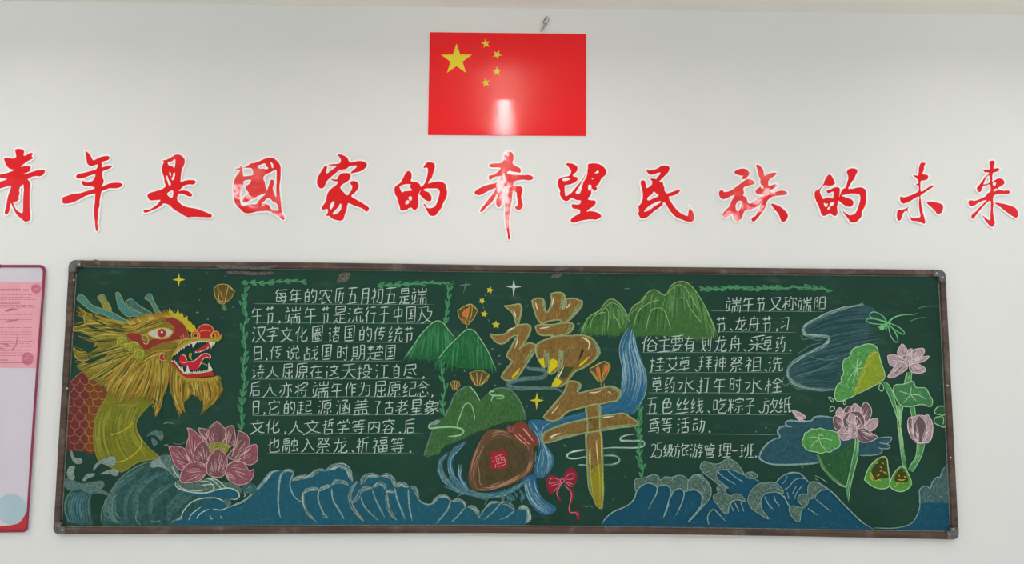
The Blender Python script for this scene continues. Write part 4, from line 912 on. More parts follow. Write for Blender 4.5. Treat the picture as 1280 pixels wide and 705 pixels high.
# strokes of each handwritten character on a 0-63 grid, x y x y ...
GLYPH = {
'2': [[20, 4, 23, 12, 45, 28, 54, 39, 54, 53, 51, 57, 37, 63, 18, 63, 5, 60, 0, 52], [63, 4, 17, 4, 3, 0]],
'5': [[0, 5, 0, 4, 9, 1, 35, 0, 49, 3, 61, 10, 63, 20, 56, 30, 37, 36, 14, 37, 14, 63, 58, 63]],
'一': [[0, 0, 63, 0]],
'丝': [[49, 63, 38, 42, 37, 37], [37, 37, 50, 36], [0, 0, 63, 0], [18, 36, 5, 36, 6, 42, 17, 63], [5, 15, 24, 15, 28, 17], [60, 16, 36, 15], [28, 49, 22, 38, 18, 36, 16, 29, 9, 22, 9, 17], [60, 48, 54, 37, 50, 36, 48, 30, 41, 22, 40, 16]],
'中': [[0, 24, 63, 24], [31, 0, 31, 63], [63, 21, 62, 49, 0, 49, 0, 20]],
'为': [[45, 20, 38, 30], [15, 54, 9, 61], [0, 46, 63, 45, 62, 19, 59, 4, 55, 0, 43, 0, 41, 2], [28, 63, 28, 46, 23, 27, 15, 13, 1, 3]],
'主': [[26, 63, 37, 54, 37, 48], [57, 24, 7, 24], [0, 0, 63, 0], [32, 0, 32, 48], [4, 48, 59, 48]],
'也': [[13, 59, 13, 8, 17, 2, 23, 0, 54, 0, 62, 4, 63, 13], [35, 63, 35, 16], [46, 20, 52, 20, 56, 24, 58, 51, 35, 45, 35, 43, 28, 43, 14, 39, 13, 36, 0, 34]],
'习': [[0, 12, 47, 27], [42, 0, 55, 0, 60, 7, 63, 62, 0, 63], [26, 41, 11, 49]],
'了': [[14, 2, 16, 0, 32, 0, 35, 2, 36, 41, 57, 54, 61, 57, 63, 62, 0, 63]],
'于': [[57, 63, 5, 63], [32, 63, 32, 4, 31, 1, 28, 0, 17, 0], [63, 36, 0, 36]],
'五': [[10, 37, 49, 37, 50, 24, 48, 0], [63, 0, 0, 0], [58, 63, 5, 63], [20, 0, 20, 11, 24, 36, 25, 37, 27, 62]],
'亦': [[33, 50, 33, 58, 29, 63], [43, 50, 43, 2, 38, 0, 31, 1], [1, 19, 8, 31, 9, 36], [23, 50, 23, 30, 20, 17, 13, 6, 6, 1], [54, 36, 63, 17], [0, 50, 63, 50]],
'人': [[0, 0, 7, 5, 19, 18, 26, 33, 27, 40, 30, 42], [31, 63, 30, 42, 34, 39, 38, 26, 46, 13, 55, 5, 63, 0]],
'传': [[9, 42, 4, 41, 0, 35], [44, 9, 53, 20, 55, 26], [63, 41, 20, 41], [24, 55, 60, 55], [55, 26, 32, 27, 33, 41, 36, 41, 37, 53, 39, 56, 40, 63], [49, 3, 45, 5, 44, 9, 38, 10, 36, 12, 31, 12], [10, 0, 9, 43, 17, 63]],
'作': [[62, 18, 39, 18], [61, 35, 39, 35], [0, 37, 2, 41, 7, 43], [63, 51, 31, 52], [39, 51, 39, 0], [20, 37, 31, 52, 33, 62], [8, 0, 7, 45, 14, 63]],
'俗': [[25, 3, 55, 3], [8, 40, 4, 39, 0, 34], [18, 46, 22, 46, 33, 61], [25, 22, 55, 22], [52, 58, 60, 48], [18, 25, 23, 26, 37, 43, 40, 45], [9, 0, 8, 42, 14, 58, 18, 63], [25, 3, 25, 23, 23, 26], [55, 3, 55, 22, 59, 26], [40, 48, 40, 45, 43, 44, 46, 38, 59, 26, 63, 25]],
'入': [[31, 44, 34, 44, 36, 42, 47, 20, 62, 4, 63, 0], [20, 63, 29, 53, 31, 44, 29, 43, 24, 28, 17, 16, 8, 6, 3, 3, 0, 4]],
'内': [[31, 35, 40, 29, 53, 17], [48, 1, 62, 1, 63, 49, 0, 50, 0, 0], [11, 16, 23, 24, 31, 35, 32, 63]],
'农': [[29, 45, 27, 44, 16, 27], [16, 0, 35, 5], [16, 0, 16, 27], [16, 27, 3, 20, 0, 21], [41, 23, 45, 24, 55, 33], [4, 44, 4, 54, 33, 55, 59, 54, 59, 44], [63, 1, 60, 0, 54, 5, 43, 17, 41, 23, 39, 24, 32, 44, 29, 45, 30, 54, 33, 55, 34, 63]],
'划': [[20, 14, 14, 12, 3, 3], [31, 54, 23, 60], [49, 20, 49, 54], [32, 36, 26, 24, 22, 20, 20, 20], [50, 2, 53, 0, 63, 2, 63, 62], [0, 42, 39, 45], [38, 13, 37, 3, 33, 1, 28, 3, 20, 13, 20, 20, 18, 20, 13, 44, 12, 63]],
'初': [[26, 3, 34, 11, 38, 20, 42, 58], [11, 63, 14, 58, 14, 51], [0, 19, 1, 23, 7, 28, 12, 29], [21, 24, 19, 29], [13, 30, 19, 29], [19, 29, 23, 34], [44, 2, 47, 0, 55, 0, 59, 4, 62, 24, 63, 57, 30, 58], [13, 0, 12, 29, 21, 50, 2, 51]],
'动': [[3, 59, 26, 59], [10, 40, 4, 11, 26, 15], [46, 63, 44, 25, 36, 4], [0, 40, 28, 40], [35, 47, 63, 46, 60, 4, 54, 0, 48, 0, 46, 3], [23, 29, 26, 21, 26, 15, 28, 15, 29, 11]],
'化': [[35, 31, 44, 34, 59, 51], [0, 36, 5, 42, 11, 44], [35, 25, 22, 20], [19, 63, 11, 46, 12, 0], [35, 61, 35, 25, 36, 4, 40, 1, 60, 2, 63, 7, 63, 16, 61, 18]],
'午': [[13, 54, 58, 53], [63, 29, 0, 29], [32, 53, 32, 0], [3, 41, 9, 52, 13, 54, 15, 63]],
'历': [[61, 43, 59, 40], [39, 3, 42, 0, 49, 0, 55, 4, 58, 18, 59, 40], [63, 63, 5, 63, 4, 23, 0, 0], [16, 40, 59, 40], [34, 52, 34, 40, 32, 37, 30, 19, 25, 11, 14, 1]],
'原': [[13, 4, 21, 14, 26, 18], [0, 4, 5, 24, 6, 63, 63, 63], [38, 25, 38, 2, 33, 0, 28, 1], [18, 38, 57, 38], [35, 50, 36, 57], [56, 12, 62, 4], [18, 38, 19, 26, 38, 25, 57, 27, 57, 49, 55, 50, 19, 50, 18, 38]],
'又': [[63, 1, 59, 0, 43, 8, 28, 22, 19, 36, 11, 55, 10, 63], [0, 1, 3, 0, 10, 3, 28, 15, 40, 29, 46, 38, 52, 52, 54, 62, 4, 63]],
'及': [[14, 1, 23, 1, 39, 11, 51, 27, 55, 37, 55, 43, 38, 44, 40, 63, 2, 63], [16, 43, 20, 40, 26, 26, 38, 11, 55, 1, 60, 0, 63, 2], [15, 63, 16, 43, 13, 39, 11, 25, 8, 15, 0, 3]],
'古': [[8, 4, 54, 4], [63, 50, 0, 50], [31, 63, 31, 29], [54, 0, 54, 27, 31, 29, 8, 28, 8, 0]],
'吃': [[32, 52, 62, 52], [51, 35, 50, 31, 28, 10, 26, 4, 31, 0, 60, 0, 63, 4, 63, 10], [1, 18, 16, 18, 16, 56, 0, 57, 0, 12], [35, 63, 32, 52, 30, 52, 25, 43], [56, 37, 52, 35, 32, 36]],
'后': [[58, 4, 20, 4], [63, 43, 8, 43], [60, 62, 52, 63, 8, 57, 7, 24, 4, 10, 0, 3, 1, 0], [20, 0, 20, 26, 57, 26, 58, 0]],
'哲': [[54, 0, 53, 19, 10, 19, 10, 0], [54, 0, 10, 0], [53, 27, 53, 45], [35, 45, 63, 45], [58, 62, 35, 58, 34, 38, 29, 28], [24, 55, 1, 55], [5, 27, 12, 27, 14, 29, 14, 63], [25, 43, 0, 40]],
'国': [[43, 28, 48, 22], [0, 3, 63, 3], [12, 16, 52, 16], [50, 51, 13, 51], [16, 35, 48, 35], [32, 51, 32, 16], [0, 0, 0, 63, 63, 63, 63, 3]],
'圈': [[18, 54, 19, 46], [21, 26, 40, 26, 40, 22, 39, 17, 33, 16, 31, 18], [0, 0, 63, 0], [0, 0, 0, 63, 63, 63, 63, 0], [43, 35, 44, 32, 49, 27, 54, 23, 56, 24], [44, 46, 46, 55], [25, 37, 27, 45, 30, 46, 32, 56], [14, 46, 51, 46], [55, 36, 9, 36], [8, 23, 19, 29, 21, 35], [19, 29, 21, 26, 21, 10, 22, 8, 46, 8, 48, 10, 48, 14]],
'在': [[23, 52, 25, 63], [0, 24, 5, 29, 10, 30], [63, 1, 22, 1], [42, 1, 42, 43], [59, 28, 25, 28], [1, 52, 63, 52], [11, 0, 10, 31, 19, 46, 20, 52]],
'天': [[31, 33, 34, 31, 41, 16, 50, 6, 58, 1, 63, 1], [60, 37, 33, 37, 31, 35, 30, 37, 2, 37], [4, 63, 57, 63], [0, 1, 3, 0, 15, 8, 22, 16, 28, 31, 31, 33, 31, 63]],
'子': [[18, 0, 29, 0, 32, 2, 32, 45, 50, 57, 51, 62], [63, 32, 0, 32], [54, 63, 8, 63]],
'字': [[33, 55, 30, 63], [63, 46, 62, 54, 34, 55, 0, 54, 0, 46], [63, 23, 0, 23], [16, 2, 20, 0, 31, 2, 32, 28, 43, 36, 45, 41], [49, 42, 13, 41]],
'学': [[50, 51, 55, 62, 58, 63], [10, 60, 14, 55, 14, 50], [33, 50, 33, 58, 29, 63], [63, 20, 0, 20], [44, 37, 42, 32, 31, 26, 31, 3, 25, 0, 19, 0, 15, 3], [62, 42, 61, 50, 50, 51, 1, 50, 1, 42], [48, 38, 13, 37]],
'它': [[29, 63, 32, 59, 33, 53], [52, 32, 50, 33, 34, 27, 11, 22], [0, 42, 0, 52, 33, 53, 62, 52, 63, 42], [11, 38, 11, 5, 14, 1, 55, 0, 60, 3, 61, 10]],
'容': [[16, 40, 7, 34], [29, 63, 33, 60, 34, 55], [58, 35, 43, 46], [15, 19, 16, 22, 31, 36, 33, 36], [50, 0, 14, 0], [14, 0, 15, 18], [4, 47, 5, 55, 59, 55, 60, 53, 60, 47], [50, 21, 50, 0], [0, 17, 4, 16, 10, 19, 15, 19, 17, 18, 50, 18], [63, 18, 61, 17, 50, 21, 50, 23, 33, 36]],
'将': [[13, 27, 8, 26, 0, 18], [30, 19, 36, 10], [13, 44, 7, 44, 1, 52], [42, 59, 43, 62], [42, 2, 44, 0, 53, 2, 54, 35], [13, 63, 13, 1], [23, 26, 63, 26], [20, 50, 27, 50, 40, 59, 59, 57, 58, 52, 47, 43, 42, 42, 41, 39, 32, 36, 26, 34, 22, 35]],
'尽': [[46, 0, 14, 10], [21, 30, 39, 23], [63, 16, 59, 16, 50, 26, 44, 38, 43, 44], [0, 16, 4, 22, 7, 36, 8, 63, 54, 63, 55, 45, 8, 44]],
'屈': [[63, 1, 63, 13], [20, 37, 21, 24, 60, 24, 60, 36], [40, 40, 40, 2], [63, 1, 19, 1, 18, 13], [7, 48, 61, 48, 60, 63, 7, 63, 6, 22, 4, 8, 0, 0]],
'年': [[0, 16, 63, 16], [57, 37, 12, 37, 12, 17], [59, 54, 14, 54], [35, 0, 35, 54], [16, 63, 14, 54, 12, 54, 2, 41]],
'念': [[34, 15, 24, 25], [28, 49, 32, 47], [0, 45, 3, 44, 13, 49, 29, 63, 32, 63, 38, 57, 55, 46, 63, 46], [44, 28, 47, 37, 10, 37], [60, 3, 53, 17], [7, 16, 2, 3], [17, 17, 17, 3, 18, 0, 45, 0, 48, 5, 47, 9]],
'战': [[34, 2, 48, 11], [60, 34, 53, 20, 48, 17], [12, 48, 28, 48], [26, 4, 0, 4], [59, 52, 53, 60], [12, 61, 12, 29], [0, 1, 0, 28, 12, 29, 26, 28, 26, 1], [62, 42, 58, 43, 44, 40, 34, 40], [63, 10, 61, 1, 57, 0, 54, 1, 48, 11, 42, 63]],
'打': [[50, 57, 49, 3, 47, 1, 37, 1], [1, 48, 22, 48], [63, 57, 28, 57], [0, 3, 4, 0, 11, 2, 11, 63], [1, 25, 9, 26, 12, 28, 22, 30]],
'投': [[63, 42, 61, 41, 52, 41, 50, 42, 49, 60, 32, 60, 31, 46, 24, 39], [27, 30, 54, 29, 54, 23, 43, 10], [27, 30, 28, 24, 39, 10], [21, 1, 36, 6, 39, 10], [60, 1, 46, 6, 43, 10], [39, 10, 43, 10], [1, 47, 20, 47], [0, 2, 3, 0, 10, 2, 10, 63], [1, 24, 10, 26, 11, 28, 19, 29]],
'拜': [[1, 23, 24, 23], [61, 31, 34, 31], [23, 43, 3, 43], [14, 59, 14, 24, 12, 23, 10, 12, 5, 3], [63, 17, 31, 17], [32, 60, 63, 60], [47, 60, 47, 0], [60, 46, 35, 46], [23, 63, 15, 61, 14, 59, 0, 59]],
'挂': [[19, 30, 9, 28, 9, 26, 0, 25], [63, 3, 21, 3], [43, 3, 43, 28], [28, 53, 59, 53], [63, 37, 25, 37], [43, 38, 43, 62], [0, 48, 18, 48], [1, 1, 4, 0, 9, 2, 9, 63], [60, 20, 27, 20]],
'放': [[58, 48, 53, 26, 51, 21, 48, 20], [48, 14, 60, 2, 62, 2], [48, 14, 35, 3, 32, 1, 29, 2], [9, 35, 24, 35, 23, 4, 19, 0, 12, 2], [32, 32, 33, 36, 37, 40], [11, 63, 12, 63, 15, 57], [9, 50, 8, 18, 6, 11, 0, 1], [1, 50, 28, 50], [63, 48, 40, 49], [42, 61, 37, 40, 40, 38, 45, 21, 48, 20, 48, 14]],
'文': [[60, 50, 1, 50], [13, 50, 15, 39, 30, 17, 41, 8, 51, 3, 58, 0, 63, 2], [0, 1, 3, 0, 10, 3, 32, 17, 45, 35, 49, 50], [31, 50, 32, 58, 29, 63, 28, 63]],
'旅': [[12, 0, 18, 0, 20, 3, 22, 35, 8, 35], [48, 7, 35, 4], [36, 53, 63, 52], [59, 28, 51, 24], [12, 63, 14, 58, 13, 51], [60, 45, 35, 38, 35, 4], [8, 51, 7, 18, 0, 1], [23, 51, 1, 51], [29, 44, 36, 53, 38, 62], [47, 40, 53, 16, 57, 9, 63, 3]],
'日': [[63, 35, 0, 35], [0, 5, 63, 5], [63, 0, 62, 63, 0, 63, 0, 0]],
'时': [[0, 36, 20, 36], [33, 36, 42, 22], [40, 0, 51, 0, 53, 1, 54, 4, 54, 63], [63, 49, 29, 49], [0, 7, 0, 58, 20, 57, 20, 14, 0, 13]],
'星': [[55, 51, 8, 51], [9, 14, 55, 14], [63, 0, 0, 0], [32, 32, 32, 1], [10, 27, 11, 39, 8, 40, 9, 63, 53, 63, 55, 61, 55, 40, 11, 39], [4, 21, 6, 25, 10, 27, 58, 26]],
'是': [[52, 52, 8, 52], [0, 0, 6, 5, 9, 13, 12, 14], [13, 22, 12, 14], [55, 16, 31, 16], [12, 14, 20, 5, 31, 1, 60, 0, 63, 3], [31, 2, 31, 30], [8, 52, 9, 63, 50, 63, 52, 61, 52, 42, 9, 41, 8, 52], [60, 31, 0, 31]],
'月': [[14, 24, 63, 24], [14, 44, 63, 44], [0, 1, 7, 9, 12, 24, 14, 24, 14, 63, 62, 63, 63, 4, 60, 0, 45, 0]],
'有': [[0, 26, 11, 36, 14, 37], [15, 14, 54, 14], [54, 27, 15, 27], [1, 54, 63, 54], [40, 2, 48, 0, 54, 3, 54, 39, 16, 40], [15, 1, 14, 37, 20, 49, 20, 52, 23, 54, 25, 63]],
'期': [[63, 43, 42, 43], [24, 11, 28, 4], [8, 30, 27, 30], [10, 10, 4, 2, 0, 1], [8, 42, 27, 42], [63, 25, 42, 26], [37, 2, 40, 12, 42, 26, 42, 60, 63, 60, 63, 2, 54, 0], [8, 18, 8, 63], [27, 18, 27, 63], [32, 18, 1, 18], [32, 54, 1, 54]],
'栓': [[43, 59, 45, 59, 55, 46, 63, 41, 63, 39], [10, 35, 8, 34, 5, 30, 0, 18, 0, 12], [11, 38, 18, 35, 20, 28], [57, 21, 30, 21], [43, 37, 43, 2], [19, 48, 2, 48], [63, 2, 25, 2], [28, 41, 32, 37, 55, 37], [43, 59, 40, 58, 28, 41, 24, 40], [11, 0, 11, 63]],
'楚': [[14, 55, 26, 56], [61, 44, 49, 54], [48, 54, 35, 43], [53, 16, 32, 16], [14, 54, 10, 51, 6, 46], [14, 39, 14, 63], [48, 39, 48, 63], [58, 23, 60, 30, 2, 30], [32, 30, 32, 3], [13, 13, 21, 5, 32, 3, 32, 1, 63, 0], [2, 56, 13, 56, 14, 55, 14, 53, 25, 47], [35, 56, 46, 56, 49, 54, 50, 56, 62, 56], [13, 22, 13, 13, 10, 12, 6, 5, 0, 1]],
'每': [[36, 9, 36, 15, 25, 21, 25, 26], [15, 56, 61, 55], [27, 43, 27, 37, 38, 32, 38, 26], [63, 26, 0, 26], [60, 9, 10, 9, 9, 15, 13, 43, 53, 42, 51, 4, 47, 0, 38, 1], [2, 42, 11, 54, 15, 56, 16, 63]],
'水': [[6, 15, 16, 30, 19, 43, 0, 44], [54, 46, 45, 36, 41, 34], [31, 63, 31, 4, 28, 0, 20, 0], [32, 40, 41, 34, 42, 28, 48, 20, 56, 13, 63, 10]],
'汉': [[57, 58, 60, 61], [57, 58, 57, 50, 54, 38, 47, 26, 42, 19], [14, 22, 3, 1], [9, 37, 0, 42], [15, 58, 4, 63], [42, 19, 39, 22, 33, 34, 28, 47, 27, 59], [42, 19, 42, 16], [63, 1, 59, 1, 42, 16], [42, 16, 26, 3, 21, 0, 16, 0], [57, 58, 23, 59]],
'江': [[0, 42, 10, 36], [14, 20, 4, 0], [13, 57, 4, 63], [41, 57, 41, 3], [63, 2, 21, 2], [58, 57, 24, 57]],
'洗': [[9, 37, 0, 42], [4, 61, 11, 57], [47, 32, 48, 2, 52, 0, 61, 1, 63, 4, 62, 12], [10, 22, 3, 3], [18, 1, 24, 5, 29, 11, 32, 32], [59, 51, 26, 52], [40, 63, 40, 32], [19, 32, 62, 32], [20, 41, 26, 52, 28, 62]],
'活': [[4, 62, 13, 58], [3, 0, 13, 20], [0, 41, 10, 36], [26, 0, 59, 0], [63, 41, 20, 41], [43, 59, 43, 22], [59, 0, 59, 22, 26, 22, 26, 0], [26, 58, 59, 63]],
'流': [[38, 3, 38, 27], [12, 55, 3, 61], [13, 22, 3, 3], [0, 41, 9, 35], [52, 27, 53, 2, 55, 0, 60, 0, 63, 6, 62, 10], [34, 53, 34, 49, 28, 42, 27, 37], [17, 1, 25, 13, 25, 27], [38, 63, 41, 59, 41, 53], [60, 53, 20, 53], [55, 38, 22, 36], [54, 43, 55, 38, 60, 34]],
'涵': [[35, 35, 29, 42], [4, 63, 11, 59], [3, 3, 10, 19], [63, 4, 19, 4, 19, 48], [0, 42, 7, 38], [54, 39, 48, 30], [55, 61, 23, 61], [33, 13, 41, 13, 41, 47, 53, 56, 55, 61], [63, 0, 63, 47], [29, 22, 36, 27, 41, 28, 42, 31, 48, 30, 48, 28, 58, 20, 63, 20]],
'游': [[26, 52, 27, 59, 24, 63], [22, 35, 34, 35, 32, 3, 24, 1], [3, 62, 10, 58], [46, 54, 63, 54], [0, 42, 8, 38], [2, 3, 8, 22], [41, 22, 63, 22], [22, 52, 20, 20, 12, 2], [41, 48, 46, 54, 46, 63], [45, 1, 47, 0, 52, 2, 52, 30, 58, 35, 60, 41, 46, 41, 41, 43, 41, 48, 35, 52, 16, 52]],
'源': [[44, 54, 43, 48], [58, 16, 63, 6], [2, 3, 10, 23], [0, 43, 8, 38], [4, 63, 12, 59], [59, 37, 31, 37], [33, 17, 27, 6], [13, 1, 20, 22, 21, 61, 63, 61], [35, 2, 36, 0, 43, 0, 45, 2, 45, 25], [45, 25, 59, 26, 59, 48, 31, 47, 31, 27, 45, 25]],
'班': [[25, 47, 22, 27], [35, 63, 35, 17, 30, 7, 22, 0], [0, 6, 17, 10], [63, 1, 38, 1], [52, 1, 52, 58], [61, 58, 43, 58], [16, 33, 2, 33], [60, 30, 44, 30], [16, 58, 1, 58], [9, 58, 9, 9]],
'理': [[1, 61, 18, 61], [60, 48, 27, 48], [43, 1, 43, 63], [63, 0, 21, 0], [60, 17, 27, 17], [2, 37, 16, 37], [9, 61, 10, 12], [43, 63, 27, 63, 27, 33, 42, 32, 60, 32, 60, 63, 43, 63], [18, 13, 10, 12, 8, 10, 0, 8]],
'的': [[16, 63, 12, 61, 9, 50], [49, 20, 40, 33], [39, 51, 63, 50, 62, 20, 59, 4, 57, 1, 53, 0, 45, 0, 43, 2], [23, 29, 0, 29], [0, 2, 0, 49, 23, 49, 23, 7, 0, 7], [42, 61, 39, 51, 32, 38]],
'盖': [[23, 0, 23, 20], [39, 0, 39, 20], [14, 62, 16, 62, 18, 60, 19, 53], [50, 63, 45, 59, 44, 53], [54, 42, 8, 42], [31, 52, 31, 30], [2, 30, 61, 30], [55, 1, 54, 20, 8, 20, 8, 1], [63, 0, 0, 0], [58, 53, 4, 53]],
'祈': [[22, 25, 18, 30, 12, 32], [52, 0, 52, 40], [12, 62, 13, 59, 13, 51], [11, 30, 6, 29, 0, 24], [63, 40, 33, 40], [28, 0, 27, 3, 30, 11, 33, 29, 33, 57, 59, 63], [12, 0, 11, 30, 13, 38, 20, 47, 20, 51, 1, 51]],
'祖': [[9, 63, 15, 57, 14, 50], [13, 32, 18, 30, 22, 24], [31, 21, 57, 21], [31, 40, 57, 40], [0, 23, 7, 29, 12, 31], [23, 2, 63, 2], [31, 2, 31, 59, 57, 58, 57, 3], [12, 0, 12, 31, 16, 39, 20, 45, 21, 50, 2, 50]],
'神': [[17, 28, 17, 30, 13, 32], [10, 63, 14, 57], [29, 35, 63, 35], [63, 20, 29, 20], [29, 20, 29, 51, 62, 51, 63, 20], [46, 0, 46, 63], [11, 0, 11, 30, 14, 38, 19, 45, 20, 50, 1, 50], [0, 24, 13, 32]],
'祭': [[46, 43, 52, 50, 56, 59, 36, 59], [12, 37, 7, 42], [47, 39, 42, 35, 21, 35, 17, 38], [19, 15, 16, 15, 5, 4, 0, 4], [23, 1, 27, 0, 31, 2, 31, 23], [59, 4, 46, 13], [21, 46, 14, 50], [8, 23, 55, 23], [17, 38, 21, 46, 24, 49, 28, 59, 14, 59], [15, 63, 14, 59, 10, 59, 7, 52], [63, 30, 60, 29, 57, 31, 47, 39, 46, 43, 40, 49, 35, 63], [17, 38, 12, 37, 12, 35, 4, 29, 0, 29]],
'福': [[11, 0, 11, 30], [10, 63, 11, 58], [28, 62, 63, 62], [59, 43, 58, 52, 32, 51, 33, 39, 59, 39, 59, 43], [28, 3, 62, 3], [28, 3, 28, 27], [45, 28, 45, 3], [62, 16, 28, 16], [14, 33, 21, 27, 28, 27, 29, 29, 61, 29, 62, 3], [1, 51, 19, 51, 20, 47, 15, 39, 14, 33, 11, 32, 11, 30, 7, 29, 0, 22]],
'称': [[12, 33, 17, 32, 21, 28, 22, 24], [36, 2, 38, 0, 44, 0, 46, 2, 46, 53], [59, 36, 57, 34, 63, 14], [28, 13, 35, 34], [0, 13, 0, 16, 8, 30, 12, 32], [12, 59, 12, 0], [60, 44, 62, 53, 35, 53], [3, 57, 21, 61], [37, 63, 35, 53, 28, 40, 24, 40, 23, 41, 2, 41]],
'端': [[11, 56, 8, 62, 5, 63], [42, 25, 43, 37], [50, 25, 50, 2], [43, 63, 43, 47], [0, 49, 20, 49], [4, 19, 1, 41], [38, 25, 38, 1], [63, 37, 25, 37], [60, 60, 60, 47, 28, 47, 28, 60], [57, 0, 62, 2, 61, 25, 27, 25, 27, 0], [17, 42, 13, 21, 13, 16, 16, 14], [0, 9, 11, 11, 14, 14, 20, 14]],
'等': [[46, 57, 49, 50], [14, 57, 16, 50], [15, 18, 15, 13, 24, 5], [8, 58, 27, 58], [8, 41, 56, 41], [38, 58, 62, 58], [35, 1, 41, 0, 46, 2, 46, 30], [3, 18, 61, 18], [63, 30, 0, 30], [9, 63, 8, 58, 6, 58, 0, 49], [38, 63, 38, 58, 35, 57, 32, 51, 32, 31]],
'管': [[50, 55, 51, 49], [16, 55, 18, 48], [12, 11, 55, 11, 55, 0], [55, 0, 12, 0], [40, 56, 63, 56], [27, 56, 7, 56], [3, 34, 4, 41, 59, 41, 60, 34], [12, 21, 50, 21, 51, 22, 51, 30, 50, 32, 13, 32, 12, 0], [43, 63, 40, 61, 40, 56, 31, 47, 32, 41], [7, 60, 7, 56, 4, 55, 0, 47]],
'粽': [[1, 59, 4, 47], [21, 20, 16, 26, 10, 28], [32, 19, 32, 16, 25, 7], [34, 42, 56, 42], [58, 18, 63, 8], [22, 58, 18, 47], [43, 63, 46, 60, 46, 55], [0, 9, 0, 14, 5, 24, 10, 26], [45, 28, 45, 2, 40, 0, 35, 2], [63, 28, 28, 28], [21, 37, 1, 37], [62, 47, 62, 54, 46, 55, 28, 54, 28, 47], [10, 1, 10, 63]],
'级': [[12, 63, 1, 41, 1, 39, 12, 39], [0, 5, 20, 13], [59, 38, 48, 39, 51, 58, 27, 58], [63, 1, 59, 1, 48, 11, 48, 14, 43, 19, 37, 31, 34, 32], [0, 21, 6, 24, 12, 23, 19, 25], [6, 26, 6, 29, 11, 33, 12, 39, 15, 40, 19, 47], [34, 58, 34, 32, 32, 31, 29, 15, 23, 1], [62, 40, 59, 38, 57, 27, 48, 14, 48, 11, 33, 0]],
'纪': [[14, 39, 3, 39, 4, 45, 10, 53, 14, 63], [63, 11, 61, 3, 56, 0, 38, 0, 32, 4, 32, 34, 58, 34], [0, 4, 23, 8], [32, 59, 58, 59, 58, 30], [0, 20, 4, 22, 22, 23], [22, 46, 18, 40, 14, 39, 13, 35, 7, 28, 5, 22]],
'纸': [[0, 4, 21, 9], [13, 63, 3, 41, 3, 39, 13, 39], [30, 2, 43, 4], [60, 34, 29, 34], [58, 62, 55, 63, 48, 61, 47, 59, 38, 59, 29, 57, 30, 2], [2, 20, 20, 24], [63, 10, 61, 2, 59, 0, 55, 1, 52, 6, 47, 34, 47, 59], [6, 22, 7, 28, 13, 35, 13, 39, 16, 40, 20, 46]],
'线': [[25, 3, 28, 3, 46, 11], [55, 59, 49, 61], [46, 14, 50, 15, 60, 26, 63, 27], [0, 6, 20, 11], [19, 24, 9, 22, 9, 24], [13, 62, 3, 41, 3, 38, 13, 39], [59, 50, 28, 46], [60, 36, 42, 33, 42, 32, 28, 31], [62, 8, 61, 3, 57, 0, 53, 2, 46, 11, 40, 40, 39, 63], [2, 20, 7, 24, 7, 28, 12, 34, 13, 39, 16, 41, 20, 47]],
'统': [[45, 51, 45, 58, 43, 61], [0, 5, 18, 10], [34, 26, 32, 10, 28, 4, 22, 1], [62, 11, 63, 4, 61, 1, 56, 0, 50, 2, 49, 26], [12, 37, 3, 38, 4, 44, 12, 59, 12, 63], [41, 51, 39, 46, 32, 37, 32, 32], [27, 51, 62, 51], [61, 31, 60, 34, 57, 34, 54, 42], [1, 20, 4, 22, 8, 21, 18, 24], [5, 22, 6, 27, 18, 44], [57, 34, 28, 32]],
'老': [[22, 15, 33, 17, 50, 24, 54, 23], [22, 24, 22, 4, 24, 0, 57, 0, 60, 4, 60, 10], [8, 52, 47, 52, 49, 51], [27, 63, 27, 37], [58, 60, 43, 43, 41, 38], [2, 37, 63, 37], [0, 18, 3, 17, 16, 24, 22, 24, 23, 28, 30, 32, 31, 36]],
'自': [[63, 19, 0, 19], [26, 52, 27, 59, 33, 63], [63, 35, 0, 35], [63, 3, 0, 3], [63, 0, 63, 50, 26, 52, 0, 51, 0, 0]],
'舟': [[28, 19, 35, 13], [34, 63, 30, 61, 28, 53], [33, 41, 27, 45], [0, 29, 63, 29], [0, 1, 6, 8, 10, 16, 12, 53, 51, 52, 51, 2, 46, 0, 40, 1]],
'色': [[31, 42, 31, 24], [36, 43, 37, 49, 40, 52, 41, 57, 19, 58], [20, 63, 19, 58], [7, 24, 56, 24], [0, 42, 5, 44, 7, 42, 56, 42, 56, 24], [19, 58, 11, 52, 6, 45, 8, 4, 17, 0, 54, 0, 62, 4, 63, 10]],
'艾': [[14, 36, 19, 27, 31, 13], [62, 0, 45, 5, 38, 9, 34, 13], [19, 46, 19, 63], [45, 46, 45, 63], [63, 55, 2, 55], [54, 39, 50, 37, 46, 26, 34, 13, 31, 13, 28, 9, 17, 4, 3, 0, 0, 1]],
'节': [[23, 37, 23, 0], [18, 47, 18, 63], [44, 63, 44, 47], [4, 37, 54, 37, 54, 11, 51, 10, 43, 10, 39, 12], [0, 55, 63, 55]],
'草': [[8, 36, 53, 36], [1, 59, 62, 59], [63, 11, 0, 11], [31, 24, 31, 0], [31, 24, 53, 24, 53, 46, 9, 46, 8, 25, 31, 24], [44, 63, 44, 53], [18, 63, 18, 53]],
'药': [[24, 7, 0, 3], [40, 26, 46, 16], [10, 30, 4, 32], [14, 48, 5, 37, 4, 32], [46, 1, 52, 0, 58, 3, 60, 39, 38, 40], [2, 57, 63, 57], [18, 62, 18, 53], [25, 20, 19, 18, 10, 17, 10, 19, 9, 19, 2, 16], [19, 35, 18, 32, 12, 30, 13, 27, 9, 23, 9, 20], [31, 31, 34, 37, 38, 40, 38, 47, 45, 52, 45, 63]],
